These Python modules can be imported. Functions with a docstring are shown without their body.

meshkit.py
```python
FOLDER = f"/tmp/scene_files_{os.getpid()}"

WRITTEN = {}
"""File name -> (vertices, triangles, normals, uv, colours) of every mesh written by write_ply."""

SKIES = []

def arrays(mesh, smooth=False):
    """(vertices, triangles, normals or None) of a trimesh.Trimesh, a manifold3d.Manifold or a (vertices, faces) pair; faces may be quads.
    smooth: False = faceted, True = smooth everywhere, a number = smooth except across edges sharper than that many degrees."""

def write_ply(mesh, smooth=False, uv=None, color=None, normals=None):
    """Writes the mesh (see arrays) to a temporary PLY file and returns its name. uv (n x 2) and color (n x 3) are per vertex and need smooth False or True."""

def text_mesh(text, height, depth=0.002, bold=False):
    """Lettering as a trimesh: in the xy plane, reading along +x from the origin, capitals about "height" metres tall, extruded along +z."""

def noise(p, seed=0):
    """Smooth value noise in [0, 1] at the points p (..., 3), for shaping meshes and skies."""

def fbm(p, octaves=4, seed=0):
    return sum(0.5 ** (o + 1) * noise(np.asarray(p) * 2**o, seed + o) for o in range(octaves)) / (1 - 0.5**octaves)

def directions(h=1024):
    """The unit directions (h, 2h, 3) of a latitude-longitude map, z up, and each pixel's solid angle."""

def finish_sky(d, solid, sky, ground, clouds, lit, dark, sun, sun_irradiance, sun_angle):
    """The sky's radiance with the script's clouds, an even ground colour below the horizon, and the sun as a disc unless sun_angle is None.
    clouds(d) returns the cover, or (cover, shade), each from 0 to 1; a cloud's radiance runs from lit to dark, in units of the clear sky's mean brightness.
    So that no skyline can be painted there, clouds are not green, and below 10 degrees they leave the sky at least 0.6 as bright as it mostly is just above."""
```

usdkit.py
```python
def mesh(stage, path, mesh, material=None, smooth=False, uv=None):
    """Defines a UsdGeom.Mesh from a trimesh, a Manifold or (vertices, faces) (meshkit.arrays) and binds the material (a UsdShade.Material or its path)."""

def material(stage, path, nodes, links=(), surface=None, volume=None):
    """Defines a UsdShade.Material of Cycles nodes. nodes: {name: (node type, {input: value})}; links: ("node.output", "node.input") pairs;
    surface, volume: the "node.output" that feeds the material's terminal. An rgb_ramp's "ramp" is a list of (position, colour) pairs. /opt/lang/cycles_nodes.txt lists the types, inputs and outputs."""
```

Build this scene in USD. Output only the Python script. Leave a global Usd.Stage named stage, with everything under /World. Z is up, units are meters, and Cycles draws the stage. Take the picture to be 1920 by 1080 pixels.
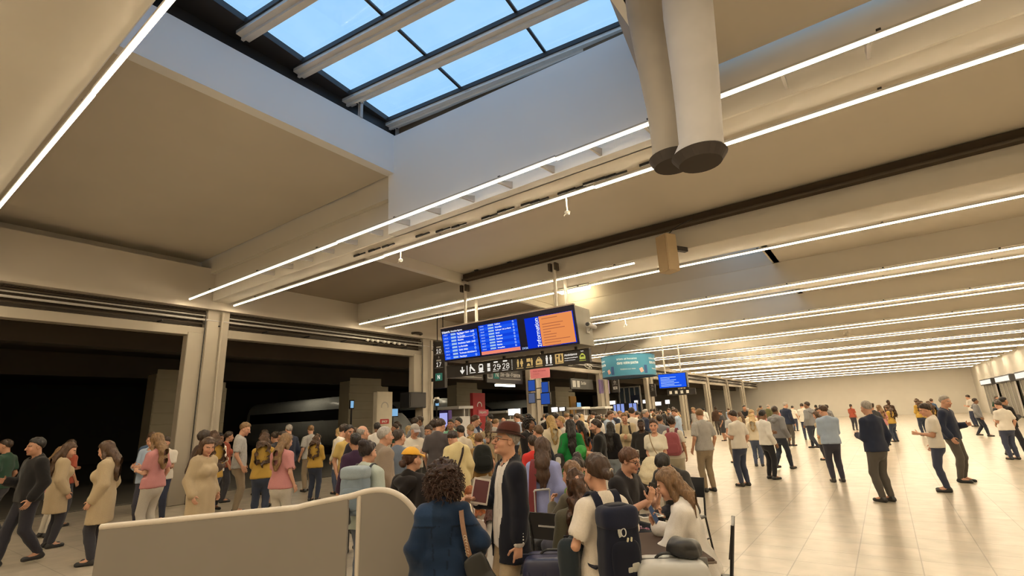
import math, random
import numpy as np, trimesh, manifold3d, shapely, shapely.geometry as sg
import meshkit, usdkit
from pxr import Usd, UsdGeom, UsdLux, UsdShade, Gf, Sdf, Vt

stage = Usd.Stage.CreateInMemory()
UsdGeom.SetStageUpAxis(stage, 'Z'); UsdGeom.SetStageMetersPerUnit(stage, 1.0)
stage.SetDefaultPrim(UsdGeom.Xform.Define(stage, '/World').GetPrim())
UsdGeom.Scope.Define(stage, '/World/Looks')

# ------------------------------------------------------------------ camera
# World: Y runs along the hall, X across it (tracks at -X), z up.  The camera pose follows from the two vanishing points.
CAM_H, FOC, PPX, PPY = 1.78, 935.24, 960.0, 540.0
ROT = np.array([[0.8066, 0.1816, -0.5625], [0.5896, -0.1786, 0.7877], [-0.0426, 0.967, 0.2511]])   # camera (right, up, forward) -> world
_u, _s, _vt = np.linalg.svd(ROT); ROT = _u @ _vt
EYE = np.array([0, 0, CAM_H])
cam = UsdGeom.Camera.Define(stage, '/World/camera')
cam.CreateHorizontalApertureAttr(36.0); cam.CreateVerticalApertureAttr(20.25)
cam.CreateFocalLengthAttr(36.0 * FOC / 1920); cam.CreateClippingRangeAttr(Gf.Vec2f(0.05, 500))
_m = np.eye(4); _m[0, :3], _m[1, :3], _m[2, :3], _m[3, :3] = ROT[:, 0], ROT[:, 1], -ROT[:, 2], EYE
cam.AddTransformOp().Set(Gf.Matrix4d(_m.tolist()))
cam.CreateExposureAttr(0.0)
# ------------------------------------------------------------------ sky (only seen and felt through the roof lights)
dome = UsdLux.DomeLight.Define(stage, '/World/sky')
dome.CreateColorAttr(Gf.Vec3f(0.25, 0.44, 0.68)); dome.CreateIntensityAttr(0.56)
LED_STRENGTH, LED_COLOR = 100.0, (1.0, 0.82, 0.56)
LAMP_STRENGTH = 150.0

def ray(px, py):
    v = ROT @ np.array([px - PPX, -(py - PPY), FOC]); return v / np.linalg.norm(v)
def at(px, py, axis, val):
    "the point of the plane x|y|z = val that the photograph shows at (px, py)"
    r = ray(px, py); return EYE + r * (val - EYE[axis]) / r[axis]
def away(px, py, dist):
    r = ray(px, py); return EYE + r * dist / math.hypot(r[0], r[1])
def lin(c):
    "sRGB 0..255 -> linear"
    c = np.asarray(c, float) / 255.0
    return tuple(np.where(c <= 0.04045, c / 12.92, ((c + 0.055) / 1.055) ** 2.4))

# ------------------------------------------------------------------ materials
MATS = {}
def paint(name, col, rough=0.6, bump=0.0, scale=6.0, vary=0.08, metal=0.0, spec=0.5):
    if name in MATS: return MATS[name]
    nodes = {'tc': ('texture_coordinate', {}), 'n': ('noise_texture', {'scale': scale, 'detail': 4.0}),
             'm': ('mix', {'mix_type': 'mix', 'color1': tuple(max(0, c * (1 - vary)) for c in col), 'color2': tuple(min(1, c * (1 + vary)) for c in col)}),
             'p': ('principled_bsdf', {'roughness': rough, 'metallic': metal, 'specular_ior_level': spec})}
    links = [('tc.object', 'n.vector'), ('n.fac', 'm.fac'), ('m.color', 'p.base_color')]
    if bump:
        nodes['b'] = ('bump', {'strength': bump, 'distance': 0.01}); links += [('n.fac', 'b.height'), ('b.normal', 'p.normal')]
    MATS[name] = usdkit.material(stage, '/World/Looks/' + name, nodes, links, surface='p.BSDF'); return MATS[name]
def emit(name, col, strength=1.0):
    if name not in MATS:
        MATS[name] = usdkit.material(stage, '/World/Looks/' + name, {'e': ('emission', {'color': col, 'strength': strength})}, [], surface='e.emission')
    return MATS[name]
def vcol(name, rough=0.8, sheen=0.0, nscale=60.0, nmix=0.25, stretch=(1, 1, 1), bump=0.0, spec=0.3, sss=0.0):
    "colour from the mesh's own Cd primvar, with a fine grain over it"
    if name in MATS: return MATS[name]
    nodes = {'a': ('attribute', {'attribute': 'Cd'}), 'tc': ('texture_coordinate', {}), 'mp': ('mapping', {'scale': stretch}),
             'n': ('noise_texture', {'scale': nscale, 'detail': 3.0}), 'r': ('rgb_ramp', {'ramp': [(0.25, (1 - nmix,) * 3), (0.75, (1 + nmix,) * 3)]}),
             'm': ('mix', {'mix_type': 'multiply', 'fac': 1.0}), 'p': ('principled_bsdf', {'roughness': rough, 'specular_ior_level': spec, 'sheen_weight': sheen, 'subsurface_weight': sss, 'subsurface_scale': 0.01})}
    links = [('tc.object', 'mp.vector'), ('mp.vector', 'n.vector'), ('n.fac', 'r.fac'), ('a.color', 'm.color1'), ('r.color', 'm.color2'), ('m.color', 'p.base_color')]
    if bump:
        nodes['b'] = ('bump', {'strength': bump, 'distance': 0.004}); links += [('n.fac', 'b.height'), ('b.normal', 'p.normal')]
    MATS[name] = usdkit.material(stage, '/World/Looks/' + name, nodes, links, surface='p.BSDF'); return MATS[name]

CREAM = paint('cream_paint', (0.66, 0.62, 0.55), 0.55, scale=1.2, vary=0.05)
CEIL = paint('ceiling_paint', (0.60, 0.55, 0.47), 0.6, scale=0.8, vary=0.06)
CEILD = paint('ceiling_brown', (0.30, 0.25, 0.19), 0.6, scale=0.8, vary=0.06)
SKYWALL = paint('well_plaster', (0.80, 0.80, 0.80), 0.7, scale=0.6, vary=0.04)
STEEL = paint('painted_steel', (0.50, 0.48, 0.46), 0.45, scale=3)
DARK = paint('dark_metal', (0.03, 0.027, 0.025), 0.5)
BROWN = paint('dark_brown_metal', (0.06, 0.045, 0.03), 0.5)
BLACK = paint('black_plastic', (0.012, 0.012, 0.014), 0.4)
WHITE = paint('white_paint', (0.75, 0.73, 0.70), 0.5)
GREYP = paint('grey_panel', (0.40, 0.37, 0.32), 0.5)
CONC = paint('concrete', (0.40, 0.37, 0.33), 0.85, bump=0.3, scale=2.5, vary=0.12)
PIERC = paint('pier_concrete', (0.36, 0.32, 0.23), 0.85, bump=0.2, scale=1.5, vary=0.12)
COLP = paint('column_paint', (0.40, 0.355, 0.285), 0.6, scale=2.0, vary=0.08)
LED = emit('led_glow', LED_COLOR, LED_STRENGTH)
LEDS = emit('led_side_glow', LED_COLOR, 2.6)
LAMP = emit('lamp_glow', (1.0, 0.83, 0.55), LAMP_STRENGTH)
TUBE = emit('tube_glow', (0.85, 0.95, 1.0), 2.2)
# floor: pale stone slabs, far too fine to tell apart
MATS['floor'] = usdkit.material(stage, '/World/Looks/floor_stone', {
    'g': ('geometry', {}), 'b': ('brick_texture', {'offset': 0.0, 'squash': 1.0, 'scale': 1.0, 'mortar_size': 0.006, 'brick_width': 0.6, 'row_height': 0.6, 'color1': (0.47, 0.41, 0.33), 'color2': (0.42, 0.37, 0.295), 'mortar': (0.30, 0.27, 0.22)}),
    'n': ('noise_texture', {'scale': 3.0, 'detail': 5.0}), 'r': ('rgb_ramp', {'ramp': [(0.3, (0.85,) * 3), (0.7, (1.08,) * 3)]}),
    'm': ('mix', {'mix_type': 'multiply', 'fac': 1.0}), 'p': ('principled_bsdf', {'roughness': 0.28})},
    [('g.position', 'b.vector'), ('g.position', 'n.vector'), ('n.fac', 'r.fac'), ('b.color', 'm.color1'), ('r.color', 'm.color2'), ('m.color', 'p.base_color')], surface='p.BSDF')
MATS['pane'] = usdkit.material(stage, '/World/Looks/roof_glass', {
    'tc': ('texture_coordinate', {}), 'n': ('noise_texture', {'scale': 1.3, 'detail': 4.0}), 'r': ('rgb_ramp', {'ramp': [(0.3, (0.92, 0.96, 1.0)), (0.7, (1.0, 1.0, 1.0))]}),
    't': ('transparent_bsdf', {}), 'g': ('glossy_bsdf', {'roughness': 0.05, 'color': (0.9, 0.95, 1.0)}), 'd': ('diffuse_bsdf', {'color': (0.7, 0.72, 0.75)}), 'tl': ('translucent_bsdf', {'color': (0.8, 0.85, 0.9)}),
    'm': ('mix_closure', {'fac': 0.05}), 'm2': ('mix_closure', {'fac': 0.04})},
    [('tc.object', 'n.vector'), ('n.fac', 'r.fac'), ('r.color', 't.color'), ('t.BSDF', 'm2.closure1'), ('tl.BSDF', 'm2.closure2'), ('m2.closure', 'm.closure1'), ('g.BSDF', 'm.closure2')], surface='m.closure')
PANE = MATS['pane']
SKIN = vcol('skin', 0.5, nscale=25, nmix=0.05, spec=0.4)
CLOTH = vcol('cloth', 0.9, nscale=120, nmix=0.06, bump=0.15, spec=0.15, sheen=0.15)
HAIR = vcol('hair', 0.45, nscale=30, nmix=0.45, stretch=(6, 6, 0.6), bump=0.6, spec=0.45)
CURL = vcol('curly_hair', 0.5, nscale=45, nmix=0.6, bump=0.8, spec=0.4)
LEATHER = vcol('leather', 0.42, nscale=50, nmix=0.1, bump=0.1, spec=0.5)
PLAST = vcol('coloured_plastic', 0.35, nscale=10, nmix=0.04, spec=0.5)

# ------------------------------------------------------------------ helpers for things and parts
USED = {}
def numbered(parent, name):
    k = (parent, name); n = USED.get(k, 0); USED[k] = n + 1
    return name if n == 0 else '%s_%03d' % (name, n)
def path_of(parent): return '/World' if parent is None else str(parent.GetPath())
def tag(o, label=None, cat=None, group=None, kind=None):
    for k, v in (('label', label), ('category', cat), ('group', group), ('kind', kind)):
        if v: o.SetCustomDataByKey(k, v)
    return o
def thing(name, label, cat, loc=(0, 0, 0), rotz=0.0, group=None):
    p = '/World/' + numbered('/World', name); x = UsdGeom.Xform.Define(stage, p)
    x.AddTranslateOp().Set(Gf.Vec3d(*map(float, loc))); x.AddRotateZOp().Set(float(rotz))
    return tag(x.GetPrim(), label, cat, group)
def put(name, mesh, m, parent=None, smooth=False, color=None):
    par = path_of(parent); p = par + '/' + numbered(par, name)
    v, f, n = meshkit.arrays(mesh, smooth)
    g = UsdGeom.Mesh.Define(stage, p)
    g.CreatePointsAttr(Vt.Vec3fArray.FromNumpy(v.astype(np.float32)))
    g.CreateFaceVertexCountsAttr(Vt.IntArray.FromNumpy(np.full(len(f), 3, np.int32)))
    g.CreateFaceVertexIndicesAttr(Vt.IntArray.FromNumpy(f.astype(np.int32).ravel()))
    g.CreateSubdivisionSchemeAttr('none'); g.CreateDoubleSidedAttr(True)
    if n is not None:
        g.CreateNormalsAttr(Vt.Vec3fArray.FromNumpy(n.astype(np.float32))); g.SetNormalsInterpolation('vertex')
    if color is not None:
        color = np.asarray(color, np.float32)
        if color.ndim == 1: color = np.tile(color, (len(v), 1))
        UsdGeom.PrimvarsAPI(g).CreatePrimvar('Cd', Sdf.ValueTypeNames.Color3fArray, 'vertex').Set(Vt.Vec3fArray.FromNumpy(color))
    UsdShade.MaterialBindingAPI.Apply(g.GetPrim()).Bind(m)
    return g.GetPrim()
def struct(name, mesh, m, label=None, parent=None, smooth=False):
    o = put(name, mesh, m, parent, smooth)
    if parent is None: tag(o, label, None, None, 'structure')
    return o
def cat(*ms): return trimesh.util.concatenate([m for m in ms])
def box(x0, x1, y0, y1, z0, z1, bevel=0.0):
    if bevel <= 0:
        b = trimesh.creation.box((x1 - x0, y1 - y0, z1 - z0)); b.apply_translation(((x0 + x1) / 2, (y0 + y1) / 2, (z0 + z1) / 2)); return b
    r = min(bevel, 0.49 * min(x1 - x0, y1 - y0, z1 - z0))
    pts = [(x + sx * r * k[0], y + sy * r * k[1], z + sz * r * k[2]) for x, sx in ((x0, 1), (x1, -1)) for y, sy in ((y0, 1), (y1, -1)) for z, sz in ((z0, 1), (z1, -1))
           for k in ((0, 1, 1), (1, 0, 1), (1, 1, 0))]
    return trimesh.convex.convex_hull(np.array(pts))
def hull(pts): return trimesh.convex.convex_hull(np.array(pts, float))
def slab(quad, thick):
    "a four-cornered plate given by its visible face, with its thickness behind"
    q = np.array(quad, float); n = np.cross(q[1] - q[0], q[2] - q[0]); n /= np.linalg.norm(n)
    if np.dot(n, EYE - q.mean(0)) > 0: n = -n
    return hull(np.vstack([q, q + n * thick]))
def tube(pts, r, n=10, closed=False):
    P = np.array(pts, float); m = len(P)
    T = np.gradient(P, axis=0) if not closed else np.roll(P, -1, 0) - np.roll(P, 1, 0)
    T /= np.linalg.norm(T, axis=1)[:, None] + 1e-12
    ref = np.array([0, 0, 1.0]) if abs(T[0][2]) < 0.9 else np.array([1.0, 0, 0])
    N = np.cross(T[0], ref); N /= np.linalg.norm(N); vs = []
    R = np.broadcast_to(np.asarray(r, float), (m,))
    for i in range(m):
        N = N - T[i] * np.dot(N, T[i]); N /= np.linalg.norm(N); B = np.cross(T[i], N)
        a = np.linspace(0, 2 * np.pi, n, endpoint=False)
        vs.append(P[i] + R[i] * (np.cos(a)[:, None] * N + np.sin(a)[:, None] * B))
    V = np.vstack(vs); F = []
    for i in range(m if closed else m - 1):
        j = (i + 1) % m
        for k in range(n):
            k2 = (k + 1) % n
            F += [(i * n + k, i * n + k2, j * n + k2), (i * n + k, j * n + k2, j * n + k)]
    if not closed:
        V = np.vstack([V, P[:1], P[-1:]]); a, b = m * n, m * n + 1
        for k in range(n):
            k2 = (k + 1) % n; F += [(a, k2, k), (b, (m - 1) * n + k, (m - 1) * n + k2)]
    return trimesh.Trimesh(V, np.array(F)[:, ::-1], process=False)
def rod(a, b, r, n=10): return tube([a, b], r, n)
def lathe(profile, n=32, loc=(0, 0, 0)):
    m = trimesh.creation.revolve(np.array(profile, float), sections=n); m.apply_translation(loc); return m
def prism(poly, y0, y1):
    "polygon in (x, z) extruded along y"
    m = trimesh.creation.extrude_polygon(sg.Polygon(poly), y1 - y0, engine='earcut')
    v = m.vertices.copy(); m.vertices = np.stack([v[:, 0], y1 - v[:, 2], v[:, 1]], 1); return m
def xf(mesh, origin, ax, ay, az):
    "local x, y, z axes to world"
    m = mesh.copy(); v = np.array(m.vertices)
    m.vertices = np.array(origin) + v[:, :1] * np.array(ax) + v[:, 1:2] * np.array(ay) + v[:, 2:3] * np.array(az); return m
TEXTS = {}
def text(s, h, depth=0.003, bold=False, center=None, width=None):
    k = (s, bold)
    if k not in TEXTS: TEXTS[k] = meshkit.text_mesh(s, 1.0, 1.0, bold)
    m = TEXTS[k].copy(); m.apply_scale([h, h, depth])
    if width:
        w = m.bounds[1][0] - m.bounds[0][0]
        if w > width: m.apply_scale([width / w, 1, 1])
    if center is not None:
        m.apply_translation([-(m.bounds[0][0] + m.bounds[1][0]) / 2 if center else 0, 0, 0])
    return m

# ------------------------------------------------------------------ structure
BY0, BP, BW, SOF, CZ = 5.5, 5.45, 1.05, 5.27, 5.95      # beams: first face, pitch, width, soffit height, ceiling height
XW, XR, YN, YF = -15.0, 9.0, -5.2, 82.0
struct('floor', box(-42, XR + 0.3, YN - 0.3, YF + 0.3, -0.3, 0), MATS['floor'], 'pale stone station floor')
struct('wall_right', box(XR, XR + 0.3, YN, YF, 0, 9), CREAM, 'cream side wall of the hall')
struct('wall_back', box(-42, XR + 0.3, YN - 0.3, YN, 0, 9), CREAM, 'wall behind the photographer')
struct('wall_far', box(-42, XR + 0.3, YF, YF + 0.3, 0, 9), CREAM, 'wall closing the far end of the hall')
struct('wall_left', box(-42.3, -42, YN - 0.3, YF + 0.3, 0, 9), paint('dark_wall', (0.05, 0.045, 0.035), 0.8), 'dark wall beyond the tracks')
NB = 14
beam_y = [BY0 + BP * k for k in range(-2, NB)]
for k, y in enumerate(beam_y):
    kk = k - 2
    b = struct('ceiling_beam', box(XW + 0.35, XR, y + (0.60 if kk == 0 else 0), y + BW, SOF, CZ + 0.12, 0.015), CREAM,
               {0: 'cream concrete ceiling beam below the blue-lit roof light', 1: 'cream concrete ceiling beam that carries the departure board'}.get(kk, 'cream concrete ceiling beam across the hall'))
# bay ceilings; bays with a roof light are opened between x0 and x1
wells = {-1: (-6.36 * 1.0917, -1.5), 1: (-9.75, -2.0), 2: (-9.9, -2.0), 3: (-9.9, -2.0), 4: (-9.9, -2.0), 5: (-9.9, -2.0), 6: (-9.9, -2.0), 7: (-9.9, -2.0)}
for k in range(-2, NB):
    y0, y1 = BY0 + BP * k + BW, BY0 + BP * (k + 1)
    split = -9.55
    if k in wells:
        a, b = wells[k]
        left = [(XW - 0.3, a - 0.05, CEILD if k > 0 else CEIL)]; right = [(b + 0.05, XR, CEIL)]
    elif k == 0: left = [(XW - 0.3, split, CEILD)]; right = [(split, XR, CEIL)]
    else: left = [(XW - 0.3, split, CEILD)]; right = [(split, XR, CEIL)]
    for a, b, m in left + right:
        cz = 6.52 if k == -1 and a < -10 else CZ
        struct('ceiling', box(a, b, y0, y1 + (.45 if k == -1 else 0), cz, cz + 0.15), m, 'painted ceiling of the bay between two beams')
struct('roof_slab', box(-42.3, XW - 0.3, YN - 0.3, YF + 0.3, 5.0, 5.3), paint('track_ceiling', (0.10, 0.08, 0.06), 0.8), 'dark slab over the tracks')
struct('roof_edge', box(XW - 0.32, XW + 0.36, YN, YF, 5.05, 6.2), CEIL, 'cream edge of the hall ceiling above the column row')
# ---- the near roof light: well walls, glazing turned a few degrees against the beams
KW = 1.0917                                              # everything of the well lies on rays through the photograph, at the depth of the wall
def wk(x, y, z): return tuple(EYE + (np.array([x, y, z]) - EYE) * KW)
EX = -6.36 * KW                                          # the well's left end
SKZ = CAM_H + (7.13 - CAM_H) * KW
WT = CAM_H + (6.84 - CAM_H) * KW
NW = 24; wv, wf = [], []
for i in range(NW + 1):
    u = i / NW; x = EX - 0.15 + u * (-1.0 - EX); ytop = 5.40 * KW + u * 0.40
    for z in np.linspace(SOF, WT, 9): wv.append((x, 5.94 + (ytop - 5.94) * (z - SOF) / (WT - SOF), z))
for i in range(NW):
    for j in range(8): wf.append((i * 9 + j, (i + 1) * 9 + j, (i + 1) * 9 + j + 1, i * 9 + j + 1))
wv = np.array(wv); back = wv + [0, .20, 0]; n0 = len(wv); wf = np.array(wf)
rim = [i * 9 for i in range(NW + 1)] + [NW * 9 + j for j in range(1, 9)] + [i * 9 + 8 for i in range(NW - 1, -1, -1)] + [j for j in range(7, 0, -1)]
sides = [(rim[i], rim[i] + n0, rim[(i + 1) % len(rim)] + n0, rim[(i + 1) % len(rim)]) for i in range(len(rim))]
struct('wall_well', (np.vstack([wv, back]), np.vstack([wf, wf[:, ::-1] + n0, np.array(sides)])), SKYWALL, 'pale plaster wall of the roof light, facing the hall', smooth=40)
struct('wall_well_end', box(EX - .2, EX, 1.12, 5.96, 6.5, WT + .02), SKYWALL, 'pale plaster end wall of the roof light')
struct('wall_well_near', box(EX - .2, -1.5, 0.95, 1.1, SOF + .1, SKZ - .05), SKYWALL, 'pale plaster wall of the roof light, near side')
struct('wall_well_right', box(-1.55, -1.35, 1.1, 6.6, CZ, SKZ - .05), SKYWALL, 'pale plaster right wall of the roof light')
p0, p1 = wk(-6.6, 5.62, 6.85), wk(-1.2, 6.05, 6.85)
struct('trim_1', hull([(p[0], p[1] + d, z) for p in (p0, p1) for d in (-.02, .1) for z in (WT - .05, SKZ + .1)]), paint('rust_brown', (0.20, 0.15, 0.10), 0.8), 'brown flashing strip above the roof light wall')
struct('trim_2', box(EX - .36, EX - .2, 0.95, 6.3, WT, SKZ + .16), DARK, 'dark flashing at the end of the roof light')
ang = math.radians(7.0); ca, sa = math.cos(ang), math.sin(ang)
O = np.array(wk(-6.47, 5.47, 7.13))                    # glazing corner; u along the frame, w towards the viewer
U = np.array([ca, sa, 0]) * KW; Wd = np.array([sa, -ca, 0]) * KW
def gp(u, w, z=0): return O + U * u + Wd * w + np.array([0, 0, z])
def gbox(u0, u1, w0, w1, z0, z1): return hull([gp(u, w, z) for u in (u0, u1) for w in (w0, w1) for z in (z0, z1)])
win = thing('window_1', 'large roof light of blue-tinted glass panes in white bars at the top', 'window')
win.SetCustomDataByKey('kind', 'structure')
rows, cols = [-0.0, 0.93, 1.86, 2.79, 3.72, 4.6], [0.0, 1.6, 3.2, 4.62]
for i, w in enumerate(rows):
    put('glazing_bar', cat(gbox(-0.25, 4.9, w - 0.10, w + 0.10, -0.02, 0.12), gbox(-0.25, 4.9, w - 0.02, w + 0.02, -0.07, -0.02)), WHITE, win)
    put('gasket', gbox(-0.25, 4.9, w + 0.10, w + 0.125, 0.04, 0.12), DARK, win)
for u in cols[1:3]:
    put('glass_joint', gbox(u - 0.02, u + 0.02, 0, 4.6, 0.11, 0.15), DARK, win)
put('end_frame', gbox(-0.75, -0.02, -0.1, 4.7, 0.05, 0.16), DARK, win)
put('end_frame', gbox(4.64, 5.3, -0.3, 4.7, 0.05, 0.16), WHITE, win)
put('end_frame', gbox(-0.75, 5.3, 4.61, 5.2, 0.05, 0.16), DARK, win)
put('end_frame', gbox(-0.75, 5.3, -0.6, -0.09, 0.05, 0.16), DARK, win)
for i in range(5):
    for j in range(3):
        put('pane', gbox(cols[j] + 0.02, cols[j + 1] - 0.02, rows[i] + 0.02, rows[i + 1] - 0.02, 0.125, 0.135), PANE, win)
for u, w in ((0.0, 0.0), (1.75, 0.0), (0.0, 0.93), (3.5, 0.0)):
    put('bracket', cat(gbox(u - 0.03, u + 0.03, w - 0.16, w - 0.10, -0.3, 0.08), gbox(u - 0.06, u + 0.06, w - 0.15, w + 0.1, 0.0, 0.02)), STEEL, win)
    for d in (-0.03, 0.03): put('bolt', gbox(u + d - 0.012, u + d + 0.012, w - 0.09, w - 0.06, -0.03, -0.02), DARK, win)
# roof lights of the further bays
for n, k in enumerate([q for q in wells if q > 0]):
    a, b = wells[k]; y0, y1 = BY0 + BP * k + BW, BY0 + BP * (k + 1)
    struct('wall_well', cat(box(a - .2, a, y0, y1, CZ, 7.0), box(b, b + .2, y0, y1, CZ, 7.0), box(a, b, y0 - .2, y0 + .01, CZ, 7.0), box(a, b, y1 - .01, y1 + .2, CZ - .02, 7.0)), CEIL, 'plaster well of a distant roof light')
    w = thing('window_%d' % (n + 2), 'distant roof light, the %s one beyond the departure board' % ('first second third fourth fifth sixth seventh'.split()[n]), 'window'); w.SetCustomDataByKey('kind', 'structure')
    half = (a + b) / 2
    put('roof_panel', box(a - .2, half - 0.6, y0 - .2, y1 + .2, 7.0, 7.1), CEIL, w)
    for j in range(3):
        xa = half - 0.6 + j * (b - half + 0.6) / 3; xb = half - 0.6 + (j + 1) * (b - half + 0.6) / 3
        put('pane' if (j == 2 and k < 3) else 'roof_panel', box(xa + .03, xb - .03, y0 - .1, y1 + .1, 7.05, 7.06), PANE if (j == 2 and k < 3) else CEIL, w)
        put('glazing_bar', box(xa - .03, xa + .03, y0 - .1, y1 + .1, 7.0, 7.1), WHITE, w)
    # the warm flood lamp that lights the well
    lx, ly = {1: (-8.55, 15.95), 2: (at(1150, 600, 1, y0 + 1.6)[0], y0 + 1.6), 3: (at(1222, 636, 1, y0 + 1.8)[0], y0 + 1.8)}.get(k, (-7.0, y0 + 1.6))
    l = thing('flood_lamp', 'warm flood lamp inside the %s roof light beyond the departure board' % ('first second third fourth fifth sixth seventh'.split()[n]), 'lamp', (lx, ly, 6.2 if k == 1 else 6.45), 0); LW = .62 if k == 1 else .40
    put('lamp_housing', box(-LW - .02, LW + .02, -0.14, 0.14, 0.13, 0.20, 0.02), STEEL, l)
    put('lamp_lens', box(-LW, LW, -0.12, 0.12, 0.0, 0.13, 0.03), emit('wash_lamp_glow', (1.0, .80, .46), 18.0) if k == 1 else LAMP, l)
    put('hanger', rod((0, 0, 0.2), (0, 0, 0.80 if k == 1 else .55), 0.012, 6), STEEL, l)
struct('beam_upstand', box(XW - .3, EX - .02, 5.98, 6.3, CZ + .1, 6.7), CREAM, 'cream upstand of the nearest beam left of the roof light')
struct('beam_upstand', box(XW - .3, EX - .02, .7, 1.1, CZ + .1, 6.7), CREAM, 'cream upstand of the overhead beam left of the roof light')
struct('beam_upstand', box(XW - .36, XW - .3, .7, 6.3, CZ - .2, 6.7), CREAM, 'cream upstand along the column row left of the roof light')
# arms that hold the first strip off the wall
la = thing('strip_arms', 'row of small grey steel arms that hold the first light strip off the wall', 'bracket')
la.SetCustomDataByKey('kind', 'structure')
for i in range(16):
    x = -11.2 + 0.78 * i
    put('arm', hull([(x + d, y, z) for d in (0, .035) for y, z in ((5.96, SOF + .02), (5.96, SOF + .14), (5.47, SOF - .03), (5.47, SOF - .01))]), STEEL, la)
# joists and recess lines
j0, j1 = at(752, 480, 2, CZ), at(868, 527, 2, CZ - 0.1)
struct('ceiling_joist', hull([(x + dx, y, z) for x, y in ((-9.45, 6.5), (-9.5, 10.95)) for dx in (-0.09, 0.09) for z in (CZ - 0.28, CZ + 0.02)]), CREAM, 'cream cross joist between two ceiling beams')
struct('ceiling_joist', hull([(x + dx, y, z) for x, y in ((-9.85, 11.9), (-9.85, 16.4)) for dx in (-0.07, 0.07) for z in (CZ - 0.2, CZ + 0.02)]), CREAM, 'cream cross joist left of the bright roof light')
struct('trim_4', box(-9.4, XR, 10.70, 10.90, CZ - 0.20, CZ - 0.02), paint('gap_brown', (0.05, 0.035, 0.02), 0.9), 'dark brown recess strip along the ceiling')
dr = tag(put('conduit', tube([(-9.4, 10.66, CZ - 0.2), (XR, 10.66, CZ - 0.2)], 0.03, 8), BROWN), 'dark brown conduit along the recess of the ceiling', 'conduit')
for i, (px, py) in enumerate(((893, 506), (955, 491), (1019, 476), (1089, 458), (1157, 441), (1228, 426))):
    c = at(px, py, 2, CZ)
    o = thing('ceiling_hook_plate', 'pair of small dark fixing plates on the ceiling, number %d counted from the left' % (i + 1), 'fixing', c, 0)
    o.SetCustomDataByKey('label', ('leftmost', 'second from left', 'third from left', 'third from right', 'second from right', 'rightmost')[i] + ' pair of small dark fixing plates on the ceiling above the brown recess')
    for d in (0, 1): put('plate', box(-.06, .06, -.03 + d * .22, .03 + d * .22, -.03, .0, .005), DARK, o)

# ---- light strips
def strip(y, z, x0, x1, segs, label, group=None, wid=0.045):
    t = thing('light_strip', label, 'light strip', (0, 0, 0), 0, group)
    n = len(segs) - 1
    for i in range(n):
        a, b = segs[i], segs[i + 1]; off = 0.012 * (i % 2)
        put('diffuser', box(a + 0.01, b - 0.01, y - wid / 2, y + wid / 2, z - 0.030 + off, z + off), LEDS, t)
        put('lens', box(a + 0.012, b - 0.012, y - wid / 2 + .004, y + wid / 2 - .004, z - 0.034 + off, z - 0.0305 + off), LED, t)
        put('housing', box(a + 0.005, b - 0.005, y - wid / 2 - .004, y + wid / 2 + .004, z + off, z + 0.025 + off), STEEL, t)
    nb = 10
    for i in range(nb):
        x = x0 + (x1 - x0) * (i + 0.5) / nb
        put('clip', box(x - 0.02, x + 0.02, y - 0.02, y + 0.02, z + 0.025, z + 0.055), DARK, t)
    return t
XL = XW + 0.55
sy = lambda k: BY0 + BP * k
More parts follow.
